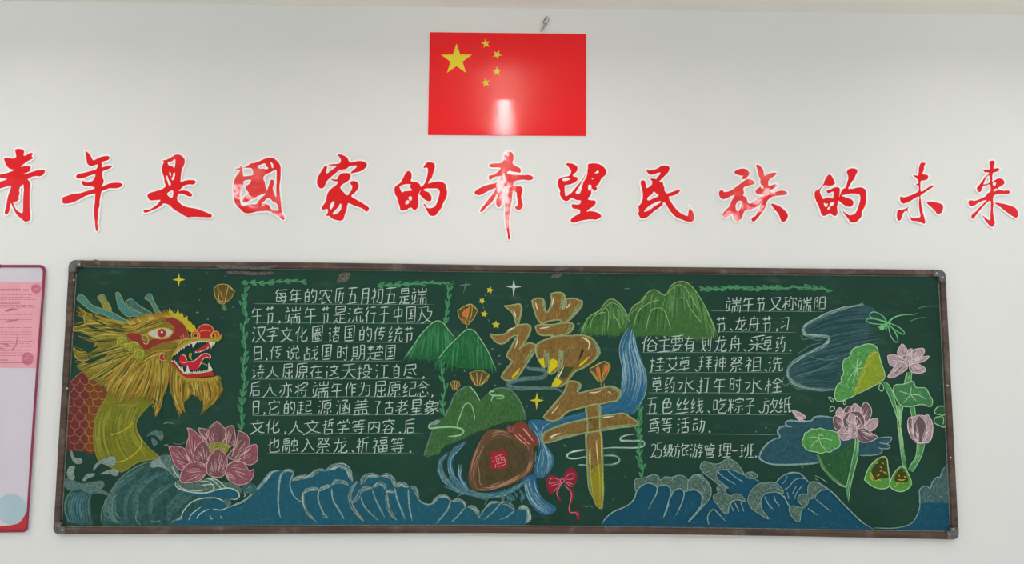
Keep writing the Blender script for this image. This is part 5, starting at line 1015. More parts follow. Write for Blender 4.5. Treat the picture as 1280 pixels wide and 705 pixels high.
'融': [[0, 1, 1, 32, 29, 32, 29, 3, 27, 1, 23, 1], [14, 16, 14, 2], [9, 26, 11, 20], [29, 60, 0, 60], [18, 17, 20, 26], [3, 46, 3, 52, 26, 51, 26, 41, 3, 41, 3, 46], [49, 26, 60, 26, 59, 49, 37, 49, 37, 26, 48, 26], [48, 63, 48, 5], [7, 16, 22, 16], [58, 16, 63, 0], [60, 6, 37, 3]],
'行': [[0, 49, 16, 63], [0, 28, 5, 32, 10, 33], [51, 37, 51, 1, 39, 1], [29, 58, 61, 58], [26, 37, 63, 37], [18, 47, 10, 34, 11, 0]],
'要': [[29, 8, 28, 5, 25, 4, 2, 0], [47, 24, 47, 18, 40, 11, 39, 8], [18, 24, 15, 13], [22, 63, 22, 36], [40, 36, 40, 63], [61, 63, 1, 63], [22, 36, 58, 36, 59, 50, 4, 51, 5, 36, 22, 36], [25, 36, 23, 24], [0, 24, 63, 24], [9, 11, 15, 13, 16, 11, 28, 10, 28, 8, 39, 8, 40, 6, 59, 1]],
'诗': [[13, 54, 11, 56], [0, 40, 10, 39, 10, 9], [20, 14, 16, 10, 10, 9], [7, 3, 10, 9], [36, 9, 32, 17], [60, 54, 27, 54], [42, 63, 42, 39], [41, 2, 44, 0, 53, 2, 53, 39], [62, 26, 23, 26], [63, 39, 22, 39]],
'说': [[63, 10, 63, 3, 61, 1, 52, 0, 48, 2, 47, 29], [30, 63, 34, 56, 34, 48], [20, 1, 24, 2, 32, 10, 34, 18, 35, 29], [22, 16, 18, 12, 11, 10], [54, 63, 50, 49], [13, 54, 10, 57], [35, 29, 25, 30, 25, 48, 50, 49, 57, 47, 56, 29, 35, 29], [0, 40, 10, 39, 11, 9, 10, 6]],
'诸': [[0, 39, 10, 38, 10, 6], [31, 14, 58, 14], [10, 6, 18, 8], [10, 6, 7, 0], [5, 60, 12, 53], [31, 0, 58, 0], [49, 40, 54, 51, 56, 52, 60, 60], [31, 25, 31, 0], [25, 54, 50, 54, 54, 51], [38, 40, 38, 63], [35, 27, 58, 26, 58, 0], [63, 40, 22, 40], [41, 40, 41, 35, 37, 32, 35, 27, 32, 27, 31, 25, 21, 22]],
'象': [[4, 16, 10, 15, 15, 17, 26, 22, 30, 26], [22, 33, 19, 29, 13, 27, 5, 24, 3, 25], [48, 22, 52, 14, 63, 6], [22, 58, 40, 56, 38, 48, 35, 47, 31, 36], [26, 63, 22, 61, 22, 58, 19, 57, 12, 51, 12, 48], [3, 5, 8, 4, 20, 8, 37, 17, 38, 20, 48, 22, 50, 25, 57, 28], [10, 47, 10, 35, 20, 35, 22, 33, 30, 36, 57, 35, 58, 46, 56, 47, 12, 48, 0, 46], [27, 0, 35, 1, 40, 5, 40, 17, 36, 22, 30, 26, 29, 29, 25, 33]],
'起': [[15, 24, 26, 24], [60, 21, 60, 15, 58, 12, 43, 11, 37, 14, 36, 39, 56, 39, 56, 59, 35, 60], [26, 55, 3, 55], [1, 40, 27, 40], [15, 7, 14, 63], [3, 14, 10, 8, 15, 7, 17, 4, 23, 2, 60, 1, 63, 4], [3, 29, 3, 14, 0, 0]],
'这': [[38, 51, 39, 58, 35, 63], [0, 34, 9, 33, 9, 7], [2, 59, 9, 51], [63, 4, 60, 0, 26, 0, 9, 7], [0, 1, 6, 6, 9, 7], [18, 51, 60, 51], [20, 41, 39, 28, 56, 13], [50, 51, 50, 45, 48, 39, 37, 24, 25, 14, 18, 12]],
'酒': [[20, 1, 60, 1], [3, 63, 10, 58], [11, 21, 2, 0], [0, 42, 8, 37], [60, 16, 20, 16], [60, 28, 46, 29, 46, 60], [20, 26, 29, 26, 33, 33, 33, 60], [18, 60, 63, 60], [60, 1, 60, 45, 20, 44, 20, 1]],
'采': [[5, 58, 51, 63, 59, 62], [33, 43, 31, 50, 28, 52], [28, 27, 12, 10, 3, 4, 0, 4], [63, 4, 60, 4, 48, 14, 39, 22, 37, 27], [49, 39, 57, 52], [8, 50, 14, 40], [32, 0, 32, 35], [2, 29, 27, 29, 28, 27, 37, 27, 38, 29, 62, 29]],
'阳': [[63, 35, 32, 35], [8, 18, 16, 18, 20, 22, 20, 31, 12, 42, 12, 47, 18, 57, 19, 62, 0, 63, 0, 0], [32, 6, 63, 6], [63, 1, 62, 61, 32, 61, 32, 1]],
'鸢': [[52, 57, 52, 59, 48, 60], [29, 63, 32, 55], [24, 40, 26, 47], [48, 60, 48, 56], [48, 60, 45, 62], [32, 29, 23, 34], [46, 9, 0, 9], [63, 46, 61, 43, 51, 42, 49, 40, 10, 39, 11, 20, 60, 20, 57, 2, 53, 0, 46, 0], [0, 53, 61, 57], [40, 29, 49, 29, 51, 41, 49, 45, 38, 50, 38, 55]],
'龙': [[48, 58, 43, 61], [56, 36, 43, 18, 35, 16], [21, 4, 29, 8, 35, 9], [23, 63, 22, 46, 17, 22, 11, 11, 0, 2], [0, 45, 62, 45], [62, 10, 63, 4, 60, 1, 42, 0, 36, 3, 35, 45]],
}
def glyph(d, mat, ch, x0, x1, y0, y1, w, slant=0.0, rise=0.06, rot=0.0, jit=0.25):
    cx, cy = (x0 + x1) / 2, (y0 + y1) / 2
    for st in GLYPH[ch]:
        q = []
        for i in range(0, len(st) - 1, 2):
            u, v = st[i] / 63.0, st[i + 1] / 63.0
            x = (u - .5) * (x1 - x0); y = (.5 - v) * (y1 - y0)
            y -= x * rise; x += -y * slant
            x, y = x * math.cos(rot) - y * math.sin(rot), x * math.sin(rot) + y * math.cos(rot)
            q.append((cx + x + random.gauss(0, jit), cy + y + random.gauss(0, jit)))
        if len(q) == 2:
            m_ = lerp(q[0], q[1], .5); l = math.dist(*q) * .035
            q.insert(1, (m_[0] + random.uniform(-l, l), m_[1] + random.uniform(-l, l)))
        q = [lerp(a, b, t / 3) for a, b in zip(q, q[1:]) for t in range(3)] + [q[-1]]
        d.line(mat, w * random.uniform(.85, 1.15), q, ta=.06, tb=.22, smooth=False)
glyph(d, 'capline', '酒', 615.5, 631.5, 569, 583, .8, 0, 0, -.35)
d.build('label', jar, 'red square label on the jar')

# ------------------------------------------------------------------ large title characters
def brushed(root, label, cr, strokes, extra):
    for s in strokes:
        d = DR(3); q = pts(cr, s) if isinstance(s, str) else s
        d.fill('title', q, smooth=False)
        xs = [a[0] for a in q]; ys = [a[1] for a in q]
        d.scatter(['title3', 'title2', 'title4', 'title2', 'title3'], q, int((max(xs)-min(xs)) * (max(ys)-min(ys)) / 17), 8, 1.7, 1.8, .7)
        d.outline('titleglow', 2.0, [(x + .9, y + .3) for x, y in q], smooth=True)
        d.outline('titleedge', 0.9, q, smooth=True)
        if root is None: root = d.build('title_character', board, label)
        else: d.build('brush_stroke', root)
    for k_, (mat, w, c2, s) in enumerate(extra):
        d = DR(4); d.depth += .00002 * k_
        if w == 0: d.fill(mat, pts(c2, s), smooth=False)
        else: d.line(mat, w, pts(c2, s), ta=.2, tb=.4)
        d.build('dark_gap' if 'dark' in mat else 'highlight', root)
    return root
brushed(None, 'large brown-gold character with mountain shape on top', 'N', [
    '275 130 290 118 312 112 335 115 347 122 355 160 360 207 385 180 400 130 395 86 425 78 455 78 480 95 475 150 460 192 490 150 483 122 512 114 545 116 570 126 592 135 575 180 530 230 490 264 455 262 450 250 390 255 340 274 315 255 290 195',
    '100 162 130 160 150 157 175 152 195 150 205 162 208 180 200 230 180 287 165 240 150 205 125 182',
    '10 338 30 345 50 345 110 335 160 300 185 285 210 279 235 277 257 280 268 300 250 350 220 400 188 442 215 415 245 397 272 397 292 402 300 430 270 480 230 540 190 600 165 620 138 632 110 630 88 620 83 602 120 550 152 508 120 490 118 465 145 420 170 370 187 345 150 355 110 390 80 402 40 385',
    '295 290 315 282 340 280 400 280 460 270 510 267 530 275 537 290 515 325 470 342 430 352 390 362 412 347 340 347 310 332',
    '300 410 330 385 390 365 440 350 520 350 580 345 640 360 680 400 702 450 680 490 630 530 580 560 545 572 500 632 460 667 430 670 398 668 430 610 455 560 465 500 465 430 450 500 440 557 378 597 380 540 375 460 362 452 365 500 360 557 325 520 300 460'],
    [('yellow', 0, 'N', '318 500 340 495 352 490 358 556 335 535'), ('yellow', 0, 'N', '388 505 410 495 438 510 436 545 400 578 380 594'), ('yellow', 0, 'N', '400 665 425 618 445 622 468 640 442 668'), ('yellow', 3, 'N', '150 615 180 585 200 555'), ('yellow', 2.4, 'N', '570 545 610 510 640 480'),
     ('titledark', 0, 'N', '455 560 480 545 540 550 500 610 470 625 445 605'), ('titlehi', 1.6, 'N', '300 140 305 165 312 190'), ('titlehi', 1.4, 'N', '412 110 408 140 400 170'), ('titlehi', 1.6, 'N', '520 145 505 165 490 180'), ('titlehi', 1.6, 'N', '325 305 360 300 390 295'), ('titlehi', 1.5, 'N', '120 320 150 305 170 300'), ('titlehi', 1.4, 'N', '160 190 170 215 175 240'), ('titlehi', 2.2, 'N', '590 360 620 375 640 400 630 440'), ('titlehi', 1.4, 'N', '190 360 180 400 168 430'), ('titlehi', 1.5, 'N', '440 620 460 580 478 545'), ('titleglow', 3.5, 'N', '660 380 685 420 690 460 670 495'), ('titleglow', 3, 'N', '575 140 545 200 500 245'), ('titleglow', 3, 'N', '340 125 350 160 352 195'), ('titleglow', 3, 'N', '470 95 466 140 452 185'), ('titleglow', 2.5, 'N', '350 490 358 465 355 440'), ('titleglow', 2.4, 'N', '452 430 448 480 442 530'), ('dark', 0, 'N', '592 430 603 448 578 500 564 520 580 470'), ('titleglow', 3, 'N', '510 280 515 300 495 325'), ('titleglow', 2.6, 'N', '282 430 260 470 225 525')])
brushed(None, 'large brown-gold character with a long lower stroke', 'O', [
    pts('O', '378 560 375 440 362 345 400 330 445 318 452 340 470 330 465 440 472 560') + pts('P', '520 0 528 200 532 380 535 460 528 560 520 622 505 606 488 600 470 560 450 510 420 445 410 300 400 130 396 0'),
    '225 175 232 160 245 153 280 155 312 165 325 178 322 200 303 242 400 220 500 200 530 192 560 192 620 230 600 290 570 302 540 305 470 322 400 330 300 357 230 377 180 422 150 440 115 447 85 440 65 432 53 415 90 370 150 300 200 240',
    '60 530 120 500 220 465 330 440 400 425 465 412 560 400 640 390 690 420 752 465 700 485 600 495 480 517 370 532 300 547 200 572 100 602 55 607 42 590 45 565'],
    [('titleolive', 0, 'P', '412 300 440 300 520 250 530 380 533 460 520 600 505 606 488 598 470 560 450 505 425 445'), ('curl', 1.0, 'P', '440 130 436 300 445 420 470 540'), ('curl', 1.0, 'P', '488 50 500 250 512 400 512 590'), ('yellow', 1.0, 'P', '518 0 526 200 534 460 522 600'), ('titlehi', .9, 'P', '480 60 490 180 500 300'), ('titlehi', 1.4, 'O', '390 240 440 238 480 225'), ('titlehi', 1.4, 'O', '480 425 530 418 575 412'), ('titlehi', 1.1, 'O', '530 230 560 255'), ('titlehi', 1.2, 'O', '110 400 140 365 170 330'), ('titleglow', 2.6, 'O', '545 200 605 230 595 290'), ('titleglow', 2.6, 'O', '312 170 315 195 298 235'), ('titleglow', 2.4, 'O', '460 320 455 360 458 400'), ('titlehi', 2, 'O', '95 575 140 550 185 540'), ('titleglow', 2.2, 'O', '90 590 200 560 350 535'), ('titleglow', 2.2, 'O', '480 505 600 485 720 470'), ('dim', 2.4, 'P', '425 280 430 420 455 500'), ('titlehi', 1, 'P', '432 130 430 200 428 260')])

# ------------------------------------------------------------------ cloud ribbons, bow, stars
def ribbon(label, cr, ss, w, mat='dim', mat2='white'):
    d = DR(1)
    for s in ss:
        p_ = pts(cr, s); d.line(mat, w, p_, ta=.1, tb=.15, wob=.12)
        for k in range(4): d.line(random.choice([mat2, mat]), .8, [(x + random.gauss(0, w*.22), y + random.gauss(0, w*.22)) for x, y in p_], ta=.2, tb=.3)
    return d.build('cloud_drawing', board, label)
d = DR(2); p_ = pts('N', '235 543 270 560 340 565 368 588 335 615 220 622 140 640 125 662 180 683 300 680 420 683 468 705'); d.line('mist', 5.2, p_, ta=.1, tb=.15); 
for k in range(14): d.line(random.choice(['mist', 'dim', 'splash']), .9, [(x + random.gauss(0, 1.2), y + random.gauss(0, 1.2)) for x, y in p_])
d.build('cloud_drawing', board, 'grey-blue ribbon of mist under the upper title character')
ribbon('thin white cloud line left and right of the lower title character', 'P', ('790 18 720 25 680 45 678 68 740 72 840 68 872 90 850 120 760 125 620 125 530 132', '405 140 300 155 252 180 258 208 320 212 402 200', '525 190 620 190 667 210 662 245 600 262 530 260', '340 266 405 265'), 2.2)
d = DR(1)
for s in ('85 400 110 345 200 375 212 400 170 440 140 490 118 500 95 470', '215 385 240 310 290 285 332 340 320 400 297 440 250 422', '165 470 190 430 180 500 205 545 180 545', '240 430 300 470 302 500 290 560 270 600 290 640 342 635 347 705 325 690 320 655 270 652 260 610 275 540 272 490'): d.fill('bowred', pts('P', s))
bw = d.build('bow_drawing', board, 'red ribbon bow')
d = DR(2)
for s in ('195 385 130 368 105 410 125 412 195 392', '200 410 160 420 110 435', '200 410 150 470 140 480', '205 410 185 450 165 490 185 535', '230 378 262 340 300 335 300 370 270 380 232 378', '228 395 250 415 290 440', '235 400 275 410 300 420', '225 420 270 470 285 500 275 560 265 610 275 645 320 645 340 690', '260 400 280 420'): d.line('bowline', .9, pts('P', s))
d.outline('bowline', 1.0, pts('P', '195 380 212 375 228 385 222 402 205 412 196 398'))
d.build('bow_line', bw)
def star(label, c, r, n, mat, inner, rot=-90, name='star_drawing'):
    d = DR(1)
    q = [(c[0] + (r if i % 2 == 0 else r * inner) * math.cos(math.radians(rot + i * 180 / n)), c[1] + (r if i % 2 == 0 else r * inner) * math.sin(math.radians(rot + i * 180 / n))) for i in range(2 * n)]
    d.fill(mat, q, smooth=False); return d, name, label
for lb, x, y, r, rot in (('topmost star of the dotted chain', 612.4, 362.7, 4.6, -75), ('second star of the dotted chain', 602.4, 376.2, 4.4, -60), ('third star of the dotted chain', 605.4, 392.5, 4.6, -80), ('lowest star of the dotted chain', 620, 406, 5.4, -90)):
    d, nm, lb = star(lb, (x, y), r, 5, 'star', .48, rot); d.scatter(['yellow', 'curl'], pts('p', f'{x-3} {y-3} {x+3} {y-3} {x+3} {y+3} {x-3} {y+3}'), 6, 2, .6, 1); d.build(nm, board, 'yellow ' + lb)
d = DR(1)
for s in ('605.8 370.5 607.5 368', '604 383 604.6 386', '609.5 398.6 612 402'): d.line('dim', 1.1, pts('p', s))
d.build('chain_dash', board)
def four(label, mat, c, up, dn, lf, rt, th=.14):
    d = DR(1); k = (lf + rt) / 2 * th
    d.fill(mat, [(c[0], c[1]-up), (c[0]+k, c[1]-k), (c[0]+rt, c[1]), (c[0]+k, c[1]+k), (c[0]-.4, c[1]+dn), (c[0]-k, c[1]+k), (c[0]-lf, c[1]), (c[0]-k, c[1]-k)], smooth=False)
    d.build('star_drawing', board, label)
four('white four-pointed star above the title', 'white', (642.2, 358.4), 9.4, 13, 9.8, 9.8, .16)
four('yellow four-pointed star near the top left corner', 'star', (223.6, 349.6), 8.5, 9, 8, 8, .2)
four('yellow four-pointed star above the jar', 'star', (671, 500.5), 10, 12, 9, 9, .2)
d = DR(1); d.line('dim', 1.2, pts('d', '440 263 510 256 580 252')); d.line('dim', 1.4, pts('d', '522 212 510 270 484 362'), tb=.6); d.build('star_drawing', board, 'thin grey cross-shaped star')
d = DR(1)
for s, cr in (('236 160 245 168 252 158', 'N'), ('555 275 585 275', 'N'), ('570 262 570 290', 'N'), ('20 440 28 428 36 440', 'N'), ('855 245 875 248', 'L'), ('203 618 220 640', 'O'), ('220 625 205 632', 'O'), ('40 285 60 275', 'O'), ('302 80 342 78', 'Q'), ('615 530 620 550', 'P'), ('712 350 722 370', 'P'), ('370 590 420 600', 'P'), ('430 590 455 605', 'P'), ('590 30 640 15 732 12', 'X'), ('540 110 590 90 640 85', 'X'), ('560 75 575 62 592 58', 'X')):
    d.line('dim', 1.0, pts(cr, s))
for s, cr in (('75 475 68 528 45 663', 'N'), ('465 40 560 98 690 85', 'B'), ('295 35 66 245 72 150 52 355 140 415 270 403 362 310 372 465 130 8', 'a'), ('225 85 298 52 522 158 755 312 808 340', 'L'), ('670 515 680 570 625 468', 'K'), ('97 383 177 350 470 668 680 645', 'Y')):
    dots(d, 'dim', cr, s, 1.0)
for _ in range(150):
    x, y = random.uniform(95, 1175), random.uniform(350, 650); d.disc('mist' if random.random() < .6 else 'dim', (x, y), random.uniform(.3, .75), 6)
o = d.build('chalk_fleck', board, 'loose chalk flecks and dashes'); o['kind'] = 'stuff'

# ------------------------------------------------------------------ right-hand clouds, leaves and small things
d = DR(0)
q = pts('V', '600 70 500 95 400 125 300 170 220 212 188 260 210 290 300 300 380 300 388 330 340 372 250 417 150 472 93 512 78 572 110 632 190 672 300 692 440 687') + pts('p', '1060 478 1070 455 1082 438 1086 415 1090 398 1094 386 1085 382')
d.fill('slate', q, smooth=False)
d.strands(['slate', 'slate2', 'slatedark', 'slatedark'], 1.8, [pts('p', s) for s in ('1010 405 1045 388 1075 384 1110 387', '1012 418 1045 408 1075 404 1105 405', '990 455 1030 440 1070 430 1100 425', '988 470 1030 462 1060 455 1075 450', '1000 482 1030 484 1050 480')], 170, 1.2)
cl = d.build('cloud_drawing', board, 'slate blue swirling cloud left of the dragonfly')
d = DR(1)
p_ = pts('V', '640 62 588 72 500 92 400 125 300 170 220 212 196 250 215 285 300 297 375 297 388 320 345 368 250 415 150 470 98 515 85 572 115 630 190 670 300 690 430 685')
d.line('slateedge', 3.6, p_, ta=.2, tb=.2, wob=.15)
for k in range(16): d.line(random.choice(['slateedge', 'white', 'slate2', 'dim']), .8, [(x + random.gauss(0, 1), y + random.gauss(0, 1)) for x, y in p_], ta=.2, tb=.3)
for s in ('180 285 200 320 250 310 300 325 350 318', '160 425 250 365 330 345', '60 590 45 640 80 655 110 620', '105 640 150 680 220 690', '240 440 350 470 480 455', '140 590 260 560 400 500 480 470'): d.line('dim', .8, pts('V', s))
d.build('cloud_rim', cl, 'pale chalk rim')
d = DR(0)
q = pts('Y', '125 577 150 520 210 460 292 425 268 380 290 347 340 333 335 305 370 293 460 300 540 293 560 268 620 258 720 270 800 330') + pts('Z', '270 320 380 288 472 284 466 312 440 326 466 340 456 356 410 356 416 375 380 396 275 400 200 395 100 400') + pts('Y', '600 632 480 642 300 647 200 637 132 602')
d.fill('pond', q, smooth=False)
d.scatter(['pond', 'slate', 'slatedark', 'teal2'], q, 160, 8, 1.6, -.2, .5)
cl2 = d.build('cloud_drawing', board, 'blue cloud behind the pink lotus')
d = DR(1)
for s, cr in (('600 632 480 642 300 647 200 637 130 602 125 577 150 520 210 460 292 425', 'Y'), ('275 445 280 425 292 425 268 380 290 347 340 333', 'Y'), ('380 345 340 333 335 305 370 293 460 300 540 293 560 268 620 258 720 270', 'Y'), ('385 290 472 284 466 312 440 326 395 318', 'Z'), ('440 326 466 340 456 356 410 356 390 350', 'Z'), ('410 356 416 375 380 396 275 400', 'Z')):
    d = DR(1); d.line('slateedge', 2.0 if cr == 'Y' else 1.2, pts(cr, s), wob=.2); d.line('waveline', .7, [(x + .4, y - .3) for x, y in pts(cr, s)]); d.build('cloud_rim', cl2, 'pale chalk rim')

def leaf(name, label, cr, out, mat, veins, cen, tones, n=40, base=2, sub=None):
    d = DR(base); q = pts(cr, out); d.fill(mat, q)
    d.scatter(tones, cat(q, True), n, 5, 1.3, .9, .8)
    d.outline('leafline', 1.0, q)
    for s in veins: d.line('leafline', .9, pts(cr, s))
    return d.build(name, board, label)
lf = leaf('leaf_drawing', 'large folded green lotus leaf', 'X', '65 580 80 515 112 490 105 465 125 440 118 400 125 350 160 335 180 285 230 265 280 250 325 265 343 300 320 305 290 320 275 350 260 385 240 440 220 480 215 520 190 545 200 570 150 595 100 613 75 606', 'leaf', ('205 410 212 340', '205 410 170 450 150 480', '205 410 250 400', '205 410 180 500', '205 410 175 380', '205 410 240 360', '205 410 215 470'), None, ['leaf', 'leafdark', 'leafdark', 'leafline'], 70)
d = DR(3); q = pts('X', '340 300 360 370 383 440 370 482 300 522 200 572 190 545 212 525 212 495 228 480 225 455 245 440 240 412 262 405 255 380 275 370 268 345 292 335 290 315 318 308'); d.fill('leafold', q, smooth=False)
d.scatter(['leafold', 'leaf', 'curl'], q, 50, 7, 1.3, 1.9, .4)
p_ = resample(pts('X', '318 305 292 320 280 350 268 380 255 410 240 445 225 480 215 515 195 545'), 14)
for i, a in enumerate(p_): d.outline('curl', .8, [(a[0] + 2.1 * math.cos(t), a[1] + 2.1 * math.sin(t)) for t in (0, 1, 2, 3, 4, 5)])
d.line('leafline', 1.0, pts('X', '343 300 360 370 383 440 370 482 300 522 200 572'))
d.build('leaf_fold', lf, 'yellow-green folded edge')
leaf('leaf_drawing', 'small green leaf under the pale lotus', 'X', '433 545 448 510 500 505 540 492 565 488 580 525 640 530 665 575 684 610 670 647 620 632 560 642 520 647 480 635 453 595', 'leaf2', ('545 570 475 548', '545 570 500 625', '545 570 550 520', '545 570 600 575 640 600', '545 570 580 610', '545 570 620 565'), None, ['leaf2', 'leafdark', 'stem'], 40)
leaf('leaf_drawing', 'round green leaf with pale veins beside the pink lotus', 'Y', '463 460 478 430 488 392 512 385 540 358 575 364 610 353 655 368 700 373 750 393 757 430 772 460 762 505 720 522 690 547 655 542 620 557 590 548 560 542 520 535 488 515 482 495 468 490', 'leaf', ('605 445 570 425 510 435', '605 445 560 470 540 505', '605 445 600 410 640 412', '605 445 650 435 710 455', '605 445 620 490 658 528'), None, ['leaf', 'leafdark', 'leaf'], 60, 3)
leaf('leaf_drawing', 'half leaf cut off by the right frame', 'W', '565 91 520 90 495 120 502 137 537 145 532 155 500 160 491 190 520 209 565 215', 'leafside', ('540 150 552 170 548 205', '540 150 565 140'), None, ['leafside', 'leafdark'], 14)
d = DR(1); q = pts('Z', '8 390 70 392 130 377 160 350 240 320 245 400 222 470 200 582 170 592 110 552 50 482'); d.fill('leafside', q); d.scatter(['leafside', 'olivedark', 'leafdark'], q, 60, 12, 1.6, 1.9, .5)
for k in range(8): d.line(random.choice(['oliveedge', 'leaf', 'olive2']), 1.4, [(x + random.gauss(0, .9), y + random.gauss(0, .9)) for x, y in pts('Z', '10 395 50 480 110 550 170 592')])
d.line('leafline', 1.0, pts('Z', '125 568 150 585 190 602'))
d.build('leaf_drawing', board, 'dark green side of the round leaf')
def stem(label, cr, s, n=14, mat='stem'):
    d = DR(1); q = pts(cr, s); d.fill(mat, q, smooth=False)
    h = len(q) // 2; a, b = q[:h], list(reversed(q[h:]))
    d.strands([mat, 'leafdark', 'leafline'], .7, [a, b], n, .2)
    d.line('leafline', .8, a); d.line('leafline', .8, b)
    d.build('stem_drawing', board, label)
stem('stem of the folded leaf', 'W', '182 -30 222 60 262 180 275 320 300 487 322 482 300 345 290 270 262 130 228 -5 192 -60 168 -60')
stem('stem of the pale lotus', 'X', '520 428 512 470 503 510 548 495 550 460 554 426'); stem('stem below the small leaf', 'W', '338 88 345 125 352 158 378 156 372 120 368 88')
stem('short side stem joining the long stem', 'W', '255 80 260 160 264 245 278 270 285 160 297 85')
stem('curved stem of the bud', 'W', '385 322 378 400 350 450 328 488 355 504 395 440 420 380 434 322')
stem('stem of the pink lotus', 'Z', '247 290 245 340 228 430 200 560 186 620 205 690 216 600 240 500 264 400 268 292')
d = DR(1)
for s in ('395 112 370 75 320 50 290 60 293 82 350 100', '392 120 330 95 280 92 267 105 300 122 378 128', '412 120 470 145 507 180 495 190 450 165 415 137', '405 138 420 200 450 240 466 230 450 180 415 135'): d.outline('dfly', 1.2, pts('X', s))
d.line('dfly', 2.4, pts('X', '370 150 400 122 440 85 500 68 558 68'), ta=.02, tb=.8); d.disc('dfly', pts('X', '365 148')[0], 3.4)
for s in ('350 150 340 138', '345 148 335 148', '385 150 395 168', '400 128 395 160'): d.line('dfly', 1.0, pts('X', s))
d.build('dragonfly_drawing', board, 'light green dragonfly')
for lb, out, rice, fl in (('larger rice dumpling cut open', '53 552 80 480 130 425 187 408 202 470 212 570 200 602 150 609 98 590', '95 505 138 432 184 418 197 490 203 540 150 545 120 570', '90 500 120 560 140 550 160 560|150 470 165 480|165 440 175 455|170 500 200 520|130 530 150 520|120 450 140 445|150 500 165 495|90 520 105 560'),
                    ('smaller rice dumpling', '210 582 240 510 290 466 322 500 350 575 320 614 280 627 230 612', '250 520 290 478 315 515 328 560 290 565 245 560', '250 580 270 570|290 580 300 575|270 520 275 535|295 500 305 500|300 530 320 540|260 550 290 555 310 550|240 600 265 585')):
    d = DR(1); q = pts('W', out); d.fill('dumpling', q); d.scatter(['dumpling', 'leafdark', 'leafold'], cat(q, True), 34, 5, 1.2, -.5, .6); d.outline('leafline', 1.1, q)
    dm = d.build('dumpling_drawing', board, lb)
    d = DR(2); d.fill('rice', pts('W', rice))
    for s in fl.split('|'): d.line('riceline', 1.1, pts('W', s))
    d.build('rice', dm, 'dark rice filling with yellow grains')
d = DR(1)
for cr, s in (('Y', '675 108 690 105 715 125 712 148 695 130'), ('Y', '690 222 690 190 710 180 728 188 718 212'), ('Y', '795 140 810 132 818 155 800 165'), ('X', '345 530 355 498 375 520 372 545 355 547'), ('X', '155 390 165 370 172 392 160 402')): d.outline('leafline', 1.0, pts(cr, s))
d.build('droplet_drawing', board, 'pale water droplets')

# ------------------------------------------------------------------ handwriting
TXT1 = [
 (360, 379.5, '每343-360 年361-378 的381-396 农398-416 历418-431 五433-448 月450-462 初464-479 五480-497 是498-514 端514-534 ', '316 379.6 430 380.2 543 380.6'),
 (383, 403.5, '午314-328 节331-343 ,349 端356-376 午380-396 节401-412 是416-435 流434-455 行456-471 于473-487 中492-503 国507-520 及521-543', '317 403.4 430 403.8 540 404.4'),
 (407.5, 427, '汉314-333 字333-348 文350-367 化369-385 圈389-404 诸410-425 国430-444 的449-465 传467-482 统485-504 节505-517', '316 427.3 430 427.6 512 428.2'),
 (431.5, 450, '日316-328 ,333 传337-353 说357-375 战380-398 国402-415 时421-436 期439-456 楚458-480 国481-495', '316 451.3 400 451.2 503 451.3'),
 (455, 473, '诗314-331 人331-350 屈352-367 原369-386 在387-404 这406-425 天426-446 投446-465 江468-487 自491-500 尽504-522 ,529', '313 473.9 400 473.8 536 473.4'),
 (477, 496, '后312-326 人328-347 亦349-366 将368-386 端390-411 午413-429 作431-446 为448-463 屈467-483 原484-502 纪503-521 念521-537 ,540', '313 497.2 430 496 538 495.4'),
 (500, 518, '日315-325 ,330 它335-350 的355-369 起371-391 源397-415 涵420-437 盖441-462 了467-476 古480-493 老494-511 星513-528 象529-550', '315 519.5 430 518.6 540 518.4'),
 (524, 542, '文312-332 化332-350 ,356 人360-380 文379-402 哲403-418 学421-437 等439-457 内460-475 容477-494 .500 后505-519', '318 542.8 430 541.8 529 541.4'),
 (547, 566, '也334-350 融353-373 入376-394 祭395-413 龙416-435 、441 祈445-462 福465-485 等488-506 .513', '333 567 430 566.4 517 566.4')]
TXT2 = [
 (370.5, 388, '端907-927 午928-943 节945-957 又961-978 称978-996 端997-1015 阳1018-1032', '888 388.4 960 389 1030 389.6'),
 (395.5, 413.5, '节894-908 、914 龙918-934 舟935-950 节952-965 ,971 习975-986', '896 414.6 997 415.6'),
 (420, 439.5, '俗802-823 主821-840 要838-855 有855-869 划875-889 龙893-909 舟911-927 、931 采935-957 草954-966 药969-982 .988', '802 440.6 900 440.6 990 441.4'),
 (445.5, 464.5, '挂812-832 艾831-850 草848-863 、870 拜872-891 神892-908 祭912-929 祖931-953 、957 洗960-979', '810 466 975 465.2'),
 (471, 491, '草814-828 药830-844 水846-869 、872 打873-888 午891-908 时912-927 水930-954 栓956-979', '810 491 900 491 1003 492.6'),
 (497, 516.5, '五807-823 色827-841 丝844-862 线863-880 、886 吃891-909 粽910-930 子930-944 、950 放952-974 纸973-990', '806 518 900 518 986 518.6'),
 (522, 541, '鸢810-825 等826-841 活846-862 动865-881 .887', '810 542.4 900 542.6 975 543.6'),
 (554.5, 572, '2813-821 5819-828 级829-842 旅842-862 游862-879 管880-894 理897-915 一914-923 班924-943 .945', None)]
